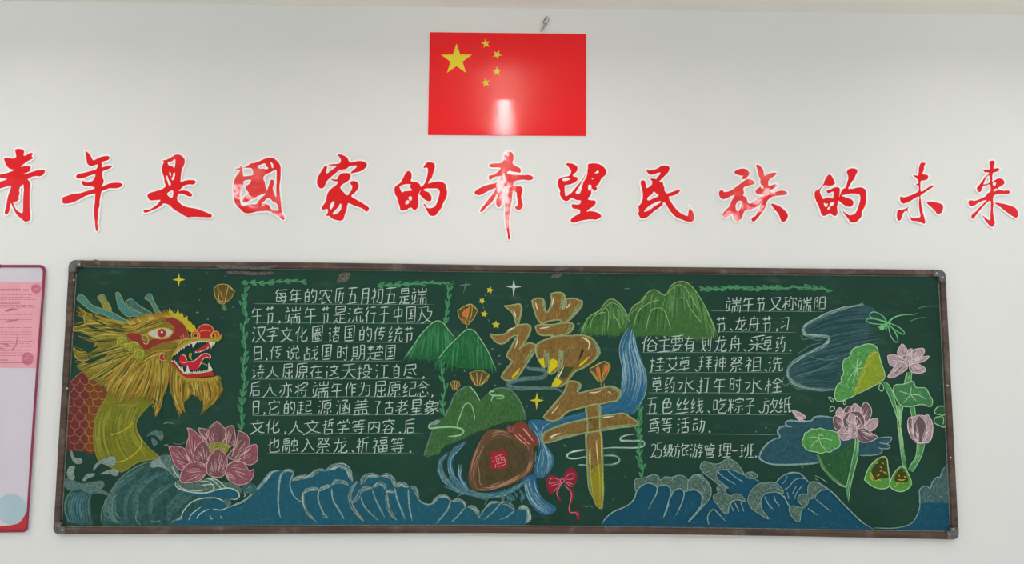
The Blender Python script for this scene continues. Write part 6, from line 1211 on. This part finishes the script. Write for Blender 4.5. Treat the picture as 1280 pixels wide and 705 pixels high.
def write(label, lines):
    d = DR(1)
    for l in lines:
        if l[3]: d.line('dim', 0.9, pts('p', l[3]), ta=.02, tb=.1)
    root = d.build('handwritten_text', board, label)
    for y0, y1, s, _ in lines:
        d = DR(2)
        for w_ in s.split():
            ch, xs = w_[0], w_[1:]
            if '-' in xs:
                a, b = (float(v) for v in xs.split('-'))
                u, v = y0 + random.uniform(-.6, .6), y1 + random.uniform(-.6, .6)
                if ch in '午节端': v += 2.4
                if ch in '国圈日月自屈原是历': a += .8; b -= .8
                if ch == '一': u, v = (y0 + y1) / 2 - 2, (y0 + y1) / 2 + .5
                if ch in '人又文习了日子': u += 1.5
                glyph(d, 'white', ch, a + .7, b - .7, u + .3, v - .3, 1.15, 0.06, 0.11)
            else:
                x = float(xs); yy = y1 - 1.5
                if ch == ',': d.line('white', 1.9, [(x, yy - 1.4), (x + .9, yy + .4), (x - .8, yy + 2.2)], tb=.5)
                elif ch == '、': d.line('white', 1.5, [(x - 1.5, yy - 1.5), (x, yy - .3), (x + 1.6, yy + 1.6)], tb=.4)
                else: d.disc('white', (x, yy + .2), 1.2)
        d.build('text_line', root)
write('long white chalk text on the left half', TXT1)
write('white chalk text and class signature on the right half', TXT2)

# ------------------------------------------------------------------ red slogan characters
m_red, nt, p = new_mat('glossy_red_vinyl')
p.inputs['Roughness'].default_value = 0.06
p.inputs['Specular IOR Level'].default_value = 0.42
p.inputs['Base Color'].default_value = col(216, 8, 22)
bump(nt, p, noise(nt, 10, 2), 0.22, 0.006)
m_back = plain('white_sticker_border', (252, 248, 244), 0.3, 0.5)
def contours(mask):
    """closed outlines of a boolean grid, by walking the cell edges"""
    H_, W_ = mask.shape; nxt = {}
    ys, xs = np.where(mask)
    for y, x in zip(ys.tolist(), xs.tolist()):
        if y == 0 or not mask[y-1, x]: nxt.setdefault((x, y), []).append((x+1, y))
        if x == W_-1 or not mask[y, x+1]: nxt.setdefault((x+1, y), []).append((x+1, y+1))
        if y == H_-1 or not mask[y+1, x]: nxt.setdefault((x+1, y+1), []).append((x, y+1))
        if x == 0 or not mask[y, x-1]: nxt.setdefault((x, y+1), []).append((x, y))
    out = []
    while nxt:
        s = next(iter(nxt)); loop = [s]; c = s
        while True:
            k = nxt[c].pop(); 
            if not nxt[c]: del nxt[c]
            if k == s: break
            loop.append(k); c = k
        out.append(loop)
    return out
def sm(l, n=2):
    l = [tuple(q) for q in l]
    for _ in range(n): l = [tuple((l[i-1][j] + 2*l[i][j] + l[(i+1) % len(l)][j]) / 4 for j in (0, 1)) for i in range(len(l))]
    return l
def raster(loops, x0, y0, w, h, s):
    cnt = np.zeros((h, w), int); X = x0 + (np.arange(w) + .5) * s
    for l in loops:
        for (ax, ay), (bx, by) in zip(l, l[1:] + l[:1]):
            if ay == by: continue
            for j in range(max(0, int((min(ay, by) - y0) / s)), min(h, int((max(ay, by) - y0) / s) + 2)):
                y = y0 + (j + .5) * s
                if min(ay, by) <= y < max(ay, by): cnt[j] += X > ax + (y - ay) * (bx - ax) / (by - ay)
    return cnt % 2 == 1
def area(l): return 0.5 * sum(a[0]*b[1] - b[0]*a[1] for a, b in zip(l, l[1:] + l[:1]))
def sticker(label, cr, outers, holes=(), border=1.95, tilt=0):
    loops = [cat(pts(cr, s), True, 3) for s in outers]; hl = [cat(pts(cr, s), True, 3) for s in holes]
    s = 0.3; allp = [q for l in loops for q in l]
    x0, y0 = min(q[0] for q in allp) - 4, min(q[1] for q in allp) - 4
    w, h = int((max(q[0] for q in allp) + 4 - x0) / s), int((max(q[1] for q in allp) + 4 - y0) / s)
    red = np.zeros((h, w), bool)
    for l in loops: red |= raster([l], x0, y0, w, h, s)
    for l in hl: red &= ~raster([l], x0, y0, w, h, s)
    back = red.copy(); r = border / s; R_ = int(r) + 1
    for dy in range(-R_, R_ + 1):
        for dx in range(-R_, R_ + 1):
            if dx*dx + dy*dy <= r*r: back |= np.roll(np.roll(red, dy, 0), dx, 1)
    cx, cy = sum(q[0] for q in allp) / len(allp), sum(q[1] for q in allp) / len(allp)
    loc = wpt(cx, cy, 0)
    root = thing('calligraphy_character', label, 'wall lettering', loc, 'red slogan characters on the wall')
    def shapes(mask, small):
        cs = [[(x0 + x * s, y0 + y * s) for x, y in l] for l in contours(mask)]
        o = [l for l in cs if area(l) > 0]; hs = [l for l in cs if area(l) < -small]
        res = []
        for l in sorted(o, key=area, reverse=True):
            if area(l) < 1.0: continue
            mine = [q for q in hs if inside(q[0][0] + .01, q[0][1] + .01, l) or inside(q[len(q)//2][0] + .01, q[len(q)//2][1] - .01, l)]
            res.append([sm(l)] + [sm(q) for q in mine])
        return res
    for sh in shapes(back, 1.2): solid('backing', m_back, [l[::2] for l in sh], 0.0, 0.007, root, 'white border')
    for sh in shapes(red, .5): solid('red_face', m_red, sh, 0.0071, 0.0076, root)
    return root
sticker('red brush character 青 cut off by the left picture edge, above the notice board', 'c1', ['122 22 140 14 165 14 190 25 193 45 186 62 200 68 225 55 245 45 266 52 252 68 264 88 240 102 215 115 190 135 165 158 190 152 215 150 240 150 245 168 238 190 215 203 185 213 210 212 250 200 300 185 350 182 360 192 350 215 325 232 285 232 255 238 235 250 222 258 240 280 243 310 237 350 237 400 236 450 240 510 245 560 238 585 210 597 190 590 165 568 140 548 118 515 98 470 86 448 80 470 75 510 60 535 42 537 38 515 48 480 55 440 65 390 80 345 88 310 60 312 0 332 -70 350 -75 310 0 277 55 256 0 247 -70 252 -70 230 0 218 60 205 110 185 105 180 75 170 50 145 38 115 32 90 45 84 80 88 110 90 128 80 128 60'],
        ['187 300 190 350 185 420 182 520 160 522 135 505 115 475 106 440 130 436 150 420 148 395 158 370 152 350 160 320 175 305'])
sticker('red brush character 年 with a long hanging tail, second from the left picture edge', 'c2', ['222 32 245 45 265 70 285 105 310 95 345 78 385 70 410 72 414 90 400 105 375 112 352 122 358 145 352 162 380 155 420 147 440 150 425 165 395 180 362 192 358 215 360 245 370 270 360 300 352 318 380 305 415 290 450 285 490 283 518 295 515 310 490 325 450 330 410 330 375 345 352 355 345 385 338 420 335 470 325 510 325 560 318 600 322 640 325 665 312 672 302 645 300 600 292 550 290 500 297 450 300 400 298 372 260 380 220 392 180 415 140 435 90 450 45 450 38 425 42 402 80 388 130 372 180 368 230 352 275 340 298 325 260 312 230 313 202 302 195 280 202 268 220 275 245 282 280 268 298 240 300 215 265 225 225 240 180 252 152 245 148 230 165 215 210 205 260 192 305 178 318 160 325 140 300 142 270 153 240 135 232 105 228 70'])
sticker('red brush character 是 with a sweeping foot to the right, third from the left', 'c3', ['175 105 205 100 240 82 275 62 300 58 330 70 350 95 352 120 345 145 330 175 325 200 320 240 320 280 345 270 380 263 430 265 438 285 420 298 385 298 355 305 335 318 320 335 300 350 330 346 365 348 395 362 412 382 405 395 380 393 345 378 310 372 295 390 290 415 305 440 335 465 375 480 420 488 460 497 500 512 545 530 570 545 560 562 530 562 470 560 420 558 380 562 350 550 310 525 275 505 250 485 230 465 205 455 180 452 160 470 130 490 100 500 70 515 35 525 20 512 30 502 65 500 100 482 130 460 155 430 150 422 110 425 75 425 55 400 55 380 75 365 120 352 160 340 190 322 200 305 190 280 185 240 172 200 170 170 175 140 185 118'],
        ['215 120 245 115 275 95 275 140 268 165 250 150 235 145 228 150', '205 225 215 235 225 265 240 290 235 310 222 300 212 270 203 245', '245 255 255 235 262 205 275 210 270 240 258 265', '230 195 240 205 243 225 235 232 228 215', '215 365 255 345 258 385 248 405 225 395 212 380'])
sticker('red brush character 國 enclosed in a rounded box stroke, fourth from the left', 'c4', ['60 175 102 165 105 150 115 155 120 168 160 150 190 130 220 125 265 108 310 88 345 82 375 90 405 115 425 150 428 200 425 260 418 320 422 380 430 440 435 500 440 525 455 555 458 578 440 580 420 560 390 540 350 520 325 510 285 512 240 515 200 525 160 530 130 520 100 490 75 465 60 440 52 390 48 330 55 275 70 235 90 210 103 185 85 178'],
        ['135 268 190 260 180 290 155 310 150 335 165 355 172 370 140 395 125 420 128 445 150 445 175 428 215 408 260 385 300 370 305 378 285 395 255 425 235 455 190 458 150 465 118 470 105 440 100 395 110 345 128 300', '122 170 165 165 195 170 208 200 205 222 180 228 150 232 128 230 125 200', '240 150 270 140 302 130 312 150 330 168 312 178 290 172 258 172',
         '350 200 385 180 395 190 396 250 393 330 392 400 375 370 365 330 375 290 370 265 350 260 335 300 325 330 318 350 308 320 300 280 288 250 300 225 325 210', '320 410 345 412 365 435 395 450 408 480 405 508 375 505 345 490 340 470 310 455 275 450 300 430', '345 120 362 128 370 150 366 168 356 160 352 140'])
sticker('red brush character 家 with a roof stroke, fifth from the left', 'c5', ['218 60 240 58 275 70 300 90 312 118 340 120 380 110 420 112 450 130 448 155 425 180 395 195 350 205 322 210 335 190 365 165 370 148 345 148 315 152 290 172 255 180 235 182 205 205 175 230 152 250 130 275 120 300 105 325 80 330 60 310 52 280 60 240 85 195 115 150 130 148 133 165 125 200 135 210 160 190 190 170 210 150 180 148 148 145 150 138 190 135 230 130 242 115 240 90',
        '165 252 190 258 215 255 225 232 245 212 280 205 315 212 322 235 310 262 280 285 255 300 240 325 262 355 285 380 300 385 315 365 330 340 335 310 320 295 325 275 350 270 375 280 387 305 380 335 355 365 330 385 335 400 370 420 420 450 465 480 468 500 450 518 430 500 390 480 350 468 310 448 297 460 290 500 275 540 265 575 245 588 210 585 170 570 150 550 125 550 140 520 135 495 95 503 90 485 105 460 125 430 130 395 145 355 175 325 205 305 220 275 190 272 172 262'],
        ['190 432 190 460 165 500 155 498 160 465 172 440', '240 450 250 470 240 505 215 530 190 540 178 530 200 505 225 475'])
sticker('red brush character 的 left of the flag, directly before 希', 'c6', ['105 285 125 250 145 210 160 193 180 192 195 210 195 245 190 272 230 278 255 290 268 315 265 345 250 380 248 420 252 450 240 490 215 505 195 485 170 490 160 500 120 510 105 500 100 475 88 440 78 400 62 375 58 330 70 310 90 295',
        '290 165 315 125 345 120 375 130 383 155 375 185 365 220 355 250 340 262 328 290 350 285 390 275 430 275 465 295 475 330 480 370 470 410 450 445 435 485 405 525 385 548 345 548 325 520 310 490 290 455 305 460 320 485 350 488 380 475 400 440 412 400 420 360 410 335 380 330 330 330 295 335 300 350 330 360 352 390 355 420 340 435 310 425 285 405 265 385 258 370 268 345 262 325 285 310 305 280 318 240 325 200 322 165'],
        ['100 315 130 300 160 295 195 300 180 305 185 325 200 345 175 350 140 352 120 362 108 345', '145 440 160 425 175 430 172 450 150 458', '170 400 195 395 195 425 180 425'])
sticker('tall red brush character 希 directly under the flag, tail almost reaching the chalkboard', 'c7', ['262 22 280 10 310 12 325 30 328 60 322 95 345 115 375 130 380 162 350 160 320 155 295 150 280 165 300 175 340 180 390 182 440 180 470 192 470 210 445 220 400 215 360 220 335 230 325 255 345 265 375 262 395 280 390 310 385 345 392 375 398 405 385 430 365 440 345 430 340 415 360 400 358 370 352 330 350 310 330 300 320 320 318 360 310 400 302 440 298 480 295 530 295 580 302 630 298 655 288 648 285 610 275 570 268 520 265 470 268 420 262 380 250 360 240 380 240 405 220 418 205 400 200 370 215 330 205 320 190 350 165 385 130 415 105 445 85 452 90 430 115 400 140 365 165 335 190 300 200 275 160 290 120 310 85 328 55 325 42 308 65 285 105 265 150 250 195 240 225 215 240 190 215 190 175 200 165 215 148 210 150 185 180 180 210 160 235 130 215 125 185 125 150 120 160 100 200 95 240 90 258 60'],
        ['262 262 275 268 280 285 260 305 248 295'])
sticker('red brush character 望 just right of the tall character under the flag', 'c8', ['138 75 165 70 205 78 235 100 238 125 225 150 205 165 200 185 235 195 240 215 215 240 170 258 130 265 125 290 128 330 135 360 155 352 185 330 210 300 235 270 275 225 310 165 330 120 330 90 340 75 400 72 445 85 480 115 495 150 480 180 455 200 440 225 425 255 400 275 412 290 395 315 375 300 362 300 358 345 330 385 350 395 390 400 402 415 390 440 365 460 335 480 320 498 350 492 400 500 440 520 445 545 420 560 400 568 350 565 300 572 250 582 215 595 185 590 178 570 200 545 225 530 255 515 262 490 240 475 205 472 188 450 195 430 225 435 255 432 270 410 262 398 230 395 200 380 180 375 165 395 140 405 115 395 95 370 82 340 85 310 70 275 65 240 70 215 100 195 140 188 165 180 180 155 180 130 160 105'],
        ['105 212 130 200 170 200 172 212 145 225 115 228', '385 158 405 145 420 130 425 155 400 158', '362 203 382 205 370 212', '335 265 358 262 360 300 335 310', '275 240 295 205 328 135 318 190 290 240 278 285 262 330 245 343 222 332 240 300 262 262'])
sticker('red brush character 民 with a hooked foot, third from the tall character under the flag', 'c9', ['140 128 165 135 205 128 240 115 270 95 305 90 340 100 345 125 330 155 305 180 275 210 255 235 285 240 290 265 300 285 300 310 320 335 350 330 400 312 440 302 430 325 405 345 370 358 340 365 345 390 370 430 400 470 430 500 465 522 505 535 512 500 520 470 518 440 530 475 550 500 560 535 558 570 535 588 500 585 455 568 410 550 380 525 350 490 330 460 305 420 290 415 280 440 250 465 215 490 185 515 150 545 100 560 80 540 68 515 75 490 72 450 90 430 105 395 110 350 105 310 95 270 90 235 105 220 125 225 135 255 142 290 170 275 190 255 190 225 170 210 200 205 230 210 235 195 260 170 262 152 235 158 200 170 170 170 150 150'],
        ['150 395 155 370 190 345 205 320 225 335 250 350 240 365 205 378 175 395', '120 498 145 465 175 440 220 418 255 405 270 412 245 430 205 455 165 485'])
sticker('wide red brush character 族 made of several separate strokes, fourth from the right picture edge', 'c10', ['183 150 205 130 245 118 285 122 310 145 315 165 300 190 275 210 250 208 248 195 262 180 240 180 205 170',
        '50 320 70 308 85 312 90 325 130 320 170 300 210 270 250 240 290 212 325 212 355 230 362 250 340 260 300 270 270 280 262 300 268 330 260 355 285 370 295 395 305 420 330 425 380 390 430 360 460 350 470 360 450 375 430 400 400 440 350 470 310 480 275 490 260 520 250 550 225 575 200 582 180 560 172 530 150 515 130 535 100 548 80 535 85 510 110 480 140 450 155 410 175 375 185 350 150 362 120 378 85 388 60 375 48 350',
        '375 85 400 88 425 110 440 140 448 180 475 170 510 155 555 155 540 180 510 200 485 225 482 255 490 272 530 258 570 258 560 280 530 295 505 310 500 325 540 325 590 312 635 318 648 335 630 350 590 355 545 360 510 370 480 395 465 425 455 460 430 500 400 540 370 575 345 585 335 570 340 550 370 535 390 500 410 460 430 400 450 360 420 345 385 345 370 325 375 305 400 285 420 265 410 240 412 210 395 175 388 130',
        '508 425 545 435 590 455 630 490 655 525 648 560 625 585 600 585 585 550 570 515 540 480 520 455'],
        ['195 440 215 410 240 400 250 425 240 460 225 490 205 490 195 470', '415 270 438 268 438 292 422 295'])
sticker('red brush character 的 near the right end of the slogan, third from the right picture edge', 'c11', ['160 225 180 188 200 170 222 182 240 215 252 250 235 262 205 272 175 265 150 270 125 300 120 330 135 365 150 385 175 375 205 372 232 380 240 350 235 320 200 335 180 325 185 308 215 300 245 285 280 283 295 300 292 340 288 380 280 420 270 455 275 500 265 530 245 535 220 520 205 510 185 525 150 535 130 515 120 480 105 440 80 390 72 350 80 315 110 300 150 255',
        '355 150 370 125 400 115 440 122 450 145 435 175 420 210 400 235 385 265 370 295 410 295 450 285 490 285 520 305 528 345 528 400 515 450 490 500 485 540 460 570 435 592 395 592 370 560 340 525 318 485 345 510 380 528 420 520 445 490 462 440 475 390 470 350 440 340 390 338 340 348 310 355 330 365 375 380 405 395 415 420 400 450 370 455 335 440 300 415 285 395 292 365 300 340 320 300 345 285 360 240 370 190'],
        ['155 420 175 430 190 425 180 455 160 450', '205 430 225 415 248 412 235 440 215 450', '185 470 205 450 210 465 195 482'])
sticker('slim red brush character 未 with a thin upright stroke, second from the right picture edge', 'c12', ['270 75 290 65 318 72 305 95 302 130 290 165 325 172 340 185 335 210 305 222 275 228 272 260 275 320 310 305 345 280 380 265 388 275 360 295 320 322 285 345 272 360 276 400 282 450 292 500 305 545 315 590 305 605 280 595 240 582 200 578 186 562 160 500 140 492 120 512 108 545 95 572 75 575 65 545 70 490 90 482 130 475 160 460 175 445 158 480 170 515 195 552 245 552 272 540 266 500 260 450 260 400 262 365 230 375 190 400 150 420 115 425 95 400 92 375 105 362 115 372 155 365 200 348 245 325 258 310 255 270 230 260 255 245 252 225 235 200 208 175 245 180 255 165 258 120',
        '328 415 370 410 420 418 460 432 472 455 465 495 445 515 420 518 400 490 370 460 340 435'])
sticker('red brush character 来 at the right end of the slogan by the picture edge', 'c13', ['260 85 285 75 305 82 305 105 295 145 330 142 348 150 335 170 300 180 288 190 285 225 285 265 305 250 340 232 375 240 392 265 385 285 355 305 335 318 352 335 390 340 430 338 440 352 430 368 390 370 345 370 305 380 295 395 290 430 295 465 290 510 295 560 300 590 308 625 290 658 270 655 240 625 215 590 195 555 225 580 255 600 268 590 268 550 272 500 272 440 258 430 230 455 205 480 170 520 140 560 115 590 100 575 110 545 140 525 170 490 205 455 235 425 200 430 160 450 120 475 90 478 75 455 78 430 100 425 130 430 180 412 225 390 240 368 268 345 270 310 262 285 230 295 200 305 190 335 175 355 155 340 150 315 165 295 190 265 220 220 255 192 250 180 220 178 205 160 225 155 262 152 262 120',
        '305 448 350 450 400 460 450 475 490 495 515 540 500 580 480 575 440 550 400 520 355 485'], ['290 275 315 265 315 290 295 300', '228 232 250 205 262 222 262 268 222 283 207 285 215 260', '296 335 318 322 335 332 300 348'])

# ------------------------------------------------------------------ flag
m_flag, nt, p = new_mat('glossy_flag_red')
p.inputs['Base Color'].default_value = col(232, 10, 24)
p.inputs['Roughness'].default_value = 0.05
p.inputs['Specular IOR Level'].default_value = 0.5
bump(nt, p, noise(nt, 40, 4, 0.7, (3, 1, 0.5)), 0.14, 0.0016)
m_star = plain('flag_star_yellow', (222, 204, 34), 0.25, 0.5)
fl = wpt(634, 169, 0)
flag = thing('national_flag_panel', 'glossy red flag panel with five yellow stars high on the wall', 'flag', fl)
solid('red_panel', m_flag, [pts('p', '537.2 40.2 732.8 42.3 732.8 169.8 535 168.6')], 0.0, 0.004, flag)
def fstar(c, r, rot):
    cx, cy = pts('f', c)[0]; r /= 4.147
    q = [(cx + (r if i % 2 == 0 else r * .39) * math.cos(math.radians(rot + 36 * i)), cy + (r if i % 2 == 0 else r * .39) * math.sin(math.radians(rot + 36 * i))) for i in range(10)]
    solid('star', m_star, [q], 0.00395, 0.0042, flag)
fstar('210 268', 84, -90)
for c, rot in (('362 184', -100), ('421 242', -63), ('420 328', -90), ('361 387', -100)): fstar(c, 25, rot)

# ------------------------------------------------------------------ hook above the flag
def tube(name, path, r, mat, parent, n=8):
    off = world_loc(parent)
    P_ = [v - off for v in path]; V = []; Fc = []
    for i, c in enumerate(P_):
        t = (P_[min(i+1, len(P_)-1)] - P_[max(i-1, 0)]).normalized()
        a = t.orthogonal().normalized(); b = t.cross(a)
        V += [c + r * (math.cos(6.2832*k/n) * a + math.sin(6.2832*k/n) * b) for k in range(n)]
    for i in range(len(P_) - 1):
        for k in range(n): Fc.append([i*n + k, i*n + (k+1) % n, (i+1)*n + (k+1) % n, (i+1)*n + k])
    Fc += [list(range(n)), list(range((len(P_)-1)*n, len(P_)*n))]
    me = bpy.data.meshes.new(name); me.from_pydata(V, [], Fc); me.materials.append(mat)
    for f_ in me.polygons: f_.use_smooth = True
    return link(name, me, parent)
m_wire = plain('dull_wire', (150, 142, 134), 0.35, 0.5, 0.5, 300, (84, 78, 72))
m_hookstem = plain('clear_grey_plastic', (172, 160, 150), 0.35, 0.5, 0.15, 200)
hk = thing('wall_hook', 'small twisted wire hook on the wall just above the flag', 'hook', wpt(677, 39, 0))
z = [wpt(x, y, d) for x, y, d in ((676.5, 39, .002), (678.5, 35, .006), (680.5, 31.5, .012), (681.6, 29, .014))]
tube('stem', z, 0.0045, m_hookstem, hk)
lp = cat([(681, 31), (679.2, 27.5), (680.8, 24), (683, 20.8), (685.3, 22.5), (685.6, 26), (683.6, 29.5), (682, 32)])
tube('wire_loop', [wpt(x, y, .010 + .004 * math.sin(i)) for i, (x, y) in enumerate(lp)], 0.0018, m_wire, hk)
tube('wire_end', [wpt(x, y, .012) for x, y in cat([(678, 28.5), (680, 26.5), (681.5, 24.5), (682.5, 22)])], 0.0018, m_wire, hk)

# ------------------------------------------------------------------ notice board at the left edge
m_nb = plain('lavender_panel', (200, 194, 204), 0.3, 0.4, 0.02, 4)
m_mag = plain('magenta_frame', (138, 34, 66), 0.35, 0.4, 0.12, 12)
m_nred = plain('red_print', (186, 34, 40), 0.35, 0.4, 0.04, 10)
m_blue = plain('pale_blue_print', (164, 188, 198), 0.35, 0.4, 0.03, 10)
m_paper = plain('pink_paper', (222, 158, 170), 0.7, 0.2, 0.03, 20)
m_ink = plain('faded_red_ink', (188, 112, 128), 0.7, 0.2, 0.05, 200)
m_ink2 = plain('dark_red_ink', (168, 92, 108), 0.7, 0.2, 0.05, 200)
m_stamp = plain('stamp_red', (212, 120, 144), 0.7, 0.2, 0.2, 120)
m_smear = plain('smear_grey', (182, 128, 140), 0.7, 0.2, 0.2, 100)
nb = thing('notice_board', 'white notice board with magenta frame and red bottom corner at the left picture edge', 'notice board', wpt(-60, 665, 0))
def rnd(c, r, a0, a1, n=7): return [(c[0] + r * math.cos(math.radians(a0 + (a1-a0) * i / (n-1))), c[1] + r * math.sin(math.radians(a0 + (a1-a0) * i / (n-1)))) for i in range(n)]
OUTL = [(-190, 331)] + rnd((49.5, 338), 7, -90, -2) + [(54.6, 370), (45, 500)] + rnd((28.5, 659.5), 6, 5, 90) + [(-215, 666)]
INL = [(-188, 333.4)] + rnd((48.3, 339.4), 5.2, -90, -2) + [(52, 370), (42.4, 500)] + rnd((27, 657), 5.2, 5, 90) + [(-212, 663)]
solid('panel', m_nb, [OUTL], 0.0, 0.012, nb)
solid('frame', m_mag, [OUTL, INL], 0.0121, 0.0165, nb)
d = Draw(0.0123)
d.fill(m_nred, pts('n', '-1400 440 0 442 170 440 215 425 228 395 236 262 222 265 205 300 180 340 150 365 100 378 0 388 -1400 380'), smooth=False)
d.build('red_print', nb, 'red printed corner')
d = Draw(0.0122); c = pts('n', '95 245')[0]; d.disc(m_blue, c, 19, 32); d.build('blue_disc', nb, 'pale blue printed disc')
d = Draw(0.0123); d.fill(m_nred, pts('m', '-300 -5 0 0 40 25 20 50 -10 70 -300 60'), smooth=False); d.build('red_print', nb, 'red printed top ornament')
sh = thing('notice_sheet', 'pink paper notice with faint print pinned on the white notice board', 'paper', wpt(-40, 460, 0.0126))
solid('sheet', m_paper, [pts('p', '-120 351.6 52.4 352.2 44.8 460 -122 459.4')], 0.0126, 0.0131, sh)
def ink(mat, y, x1, h, dash, cr='m', nm='print_line'):
    d = Draw(0.0133); x = -60.0
    while x < x1:
        l = dash * random.uniform(.6, 1.4); xx = min(x + l, x1)
        d.line(mat, h * random.uniform(.8, 1.1), [(x, y), (xx, y + .05)], ta=0, tb=0, smooth=False); x = xx + dash * .35
    return d.build(nm, sh)
ink(m_ink2, 362.2, 25, 2.2, 1.6); ink(m_ink2, 362.2, 36, 0, 1)
d = Draw(0.0133)
for k in range(4): d.line(m_ink2, 1.9, [(29.5 + k * 1.7, 362.6), (30.7 + k * 1.7, 362.6)], ta=0, tb=0, smooth=False)
d.build('print_line', sh)
for y, x1 in ((368.5, 40), (371.5, 38), (374.3, 45), (381.5, 42), (384, 44), (393, 40), (399.5, 40), (402.5, 41), (409.5, 40), (412.5, 38), (415, 40), (418.3, 40), (422, 38), (426.5, 40), (429.5, 36), (433, 40), (438, 38), (441, 36), (444.5, 30)): ink(m_ink, y, x1, .9, 3)
ink(m_ink2, 379, 25, 1.2, 1.2); ink(m_ink2, 450, 10, 1.1, 1.5); ink(m_ink2, 453.3, 40, 1.0, 1.4)
d = Draw(0.0133)
for s, w, cr in (('70 700 150 670 260 665', 3.0, 'm'), ('330 635 380 605', 1.2, 'm'), ('50 115 120 95 200 95', 1.6, 'q'), ('160 105 205 65', 1.0, 'q'), ('195 235 185 330 160 390 110 420 0 415', 1.6, 'q'), ('0 350 60 355 120 375', 1.8, 'q'), ('-80 410 0 400 60 410', 1.4, 'q')): d.line(m_smear, w, pts(cr, s), ta=.2, tb=.4, wob=.3)  # greyish strokes running across the pink sheet
d.build('grey_smear', sh, 'grey smears')
for c, r in ((pts('m', '530 365')[0], 6.2), (pts('q', '305 515')[0], 8.0)):
    d = Draw(0.0132); d.disc(m_stamp, c, r, 24); d.line(m_paper, .8, [(c[0] - r * .6, c[1] + .5), (c[0], c[1] - .3), (c[0] + r * .6, c[1] - 1.2)]); d.outline(m_ink, .7, [(c[0] + r * .7 * math.cos(t), c[1] + r * .7 * math.sin(t)) for t in (0, 1, 2, 3, 4, 5)]); d.build('stamp', sh, 'round pink stamp')
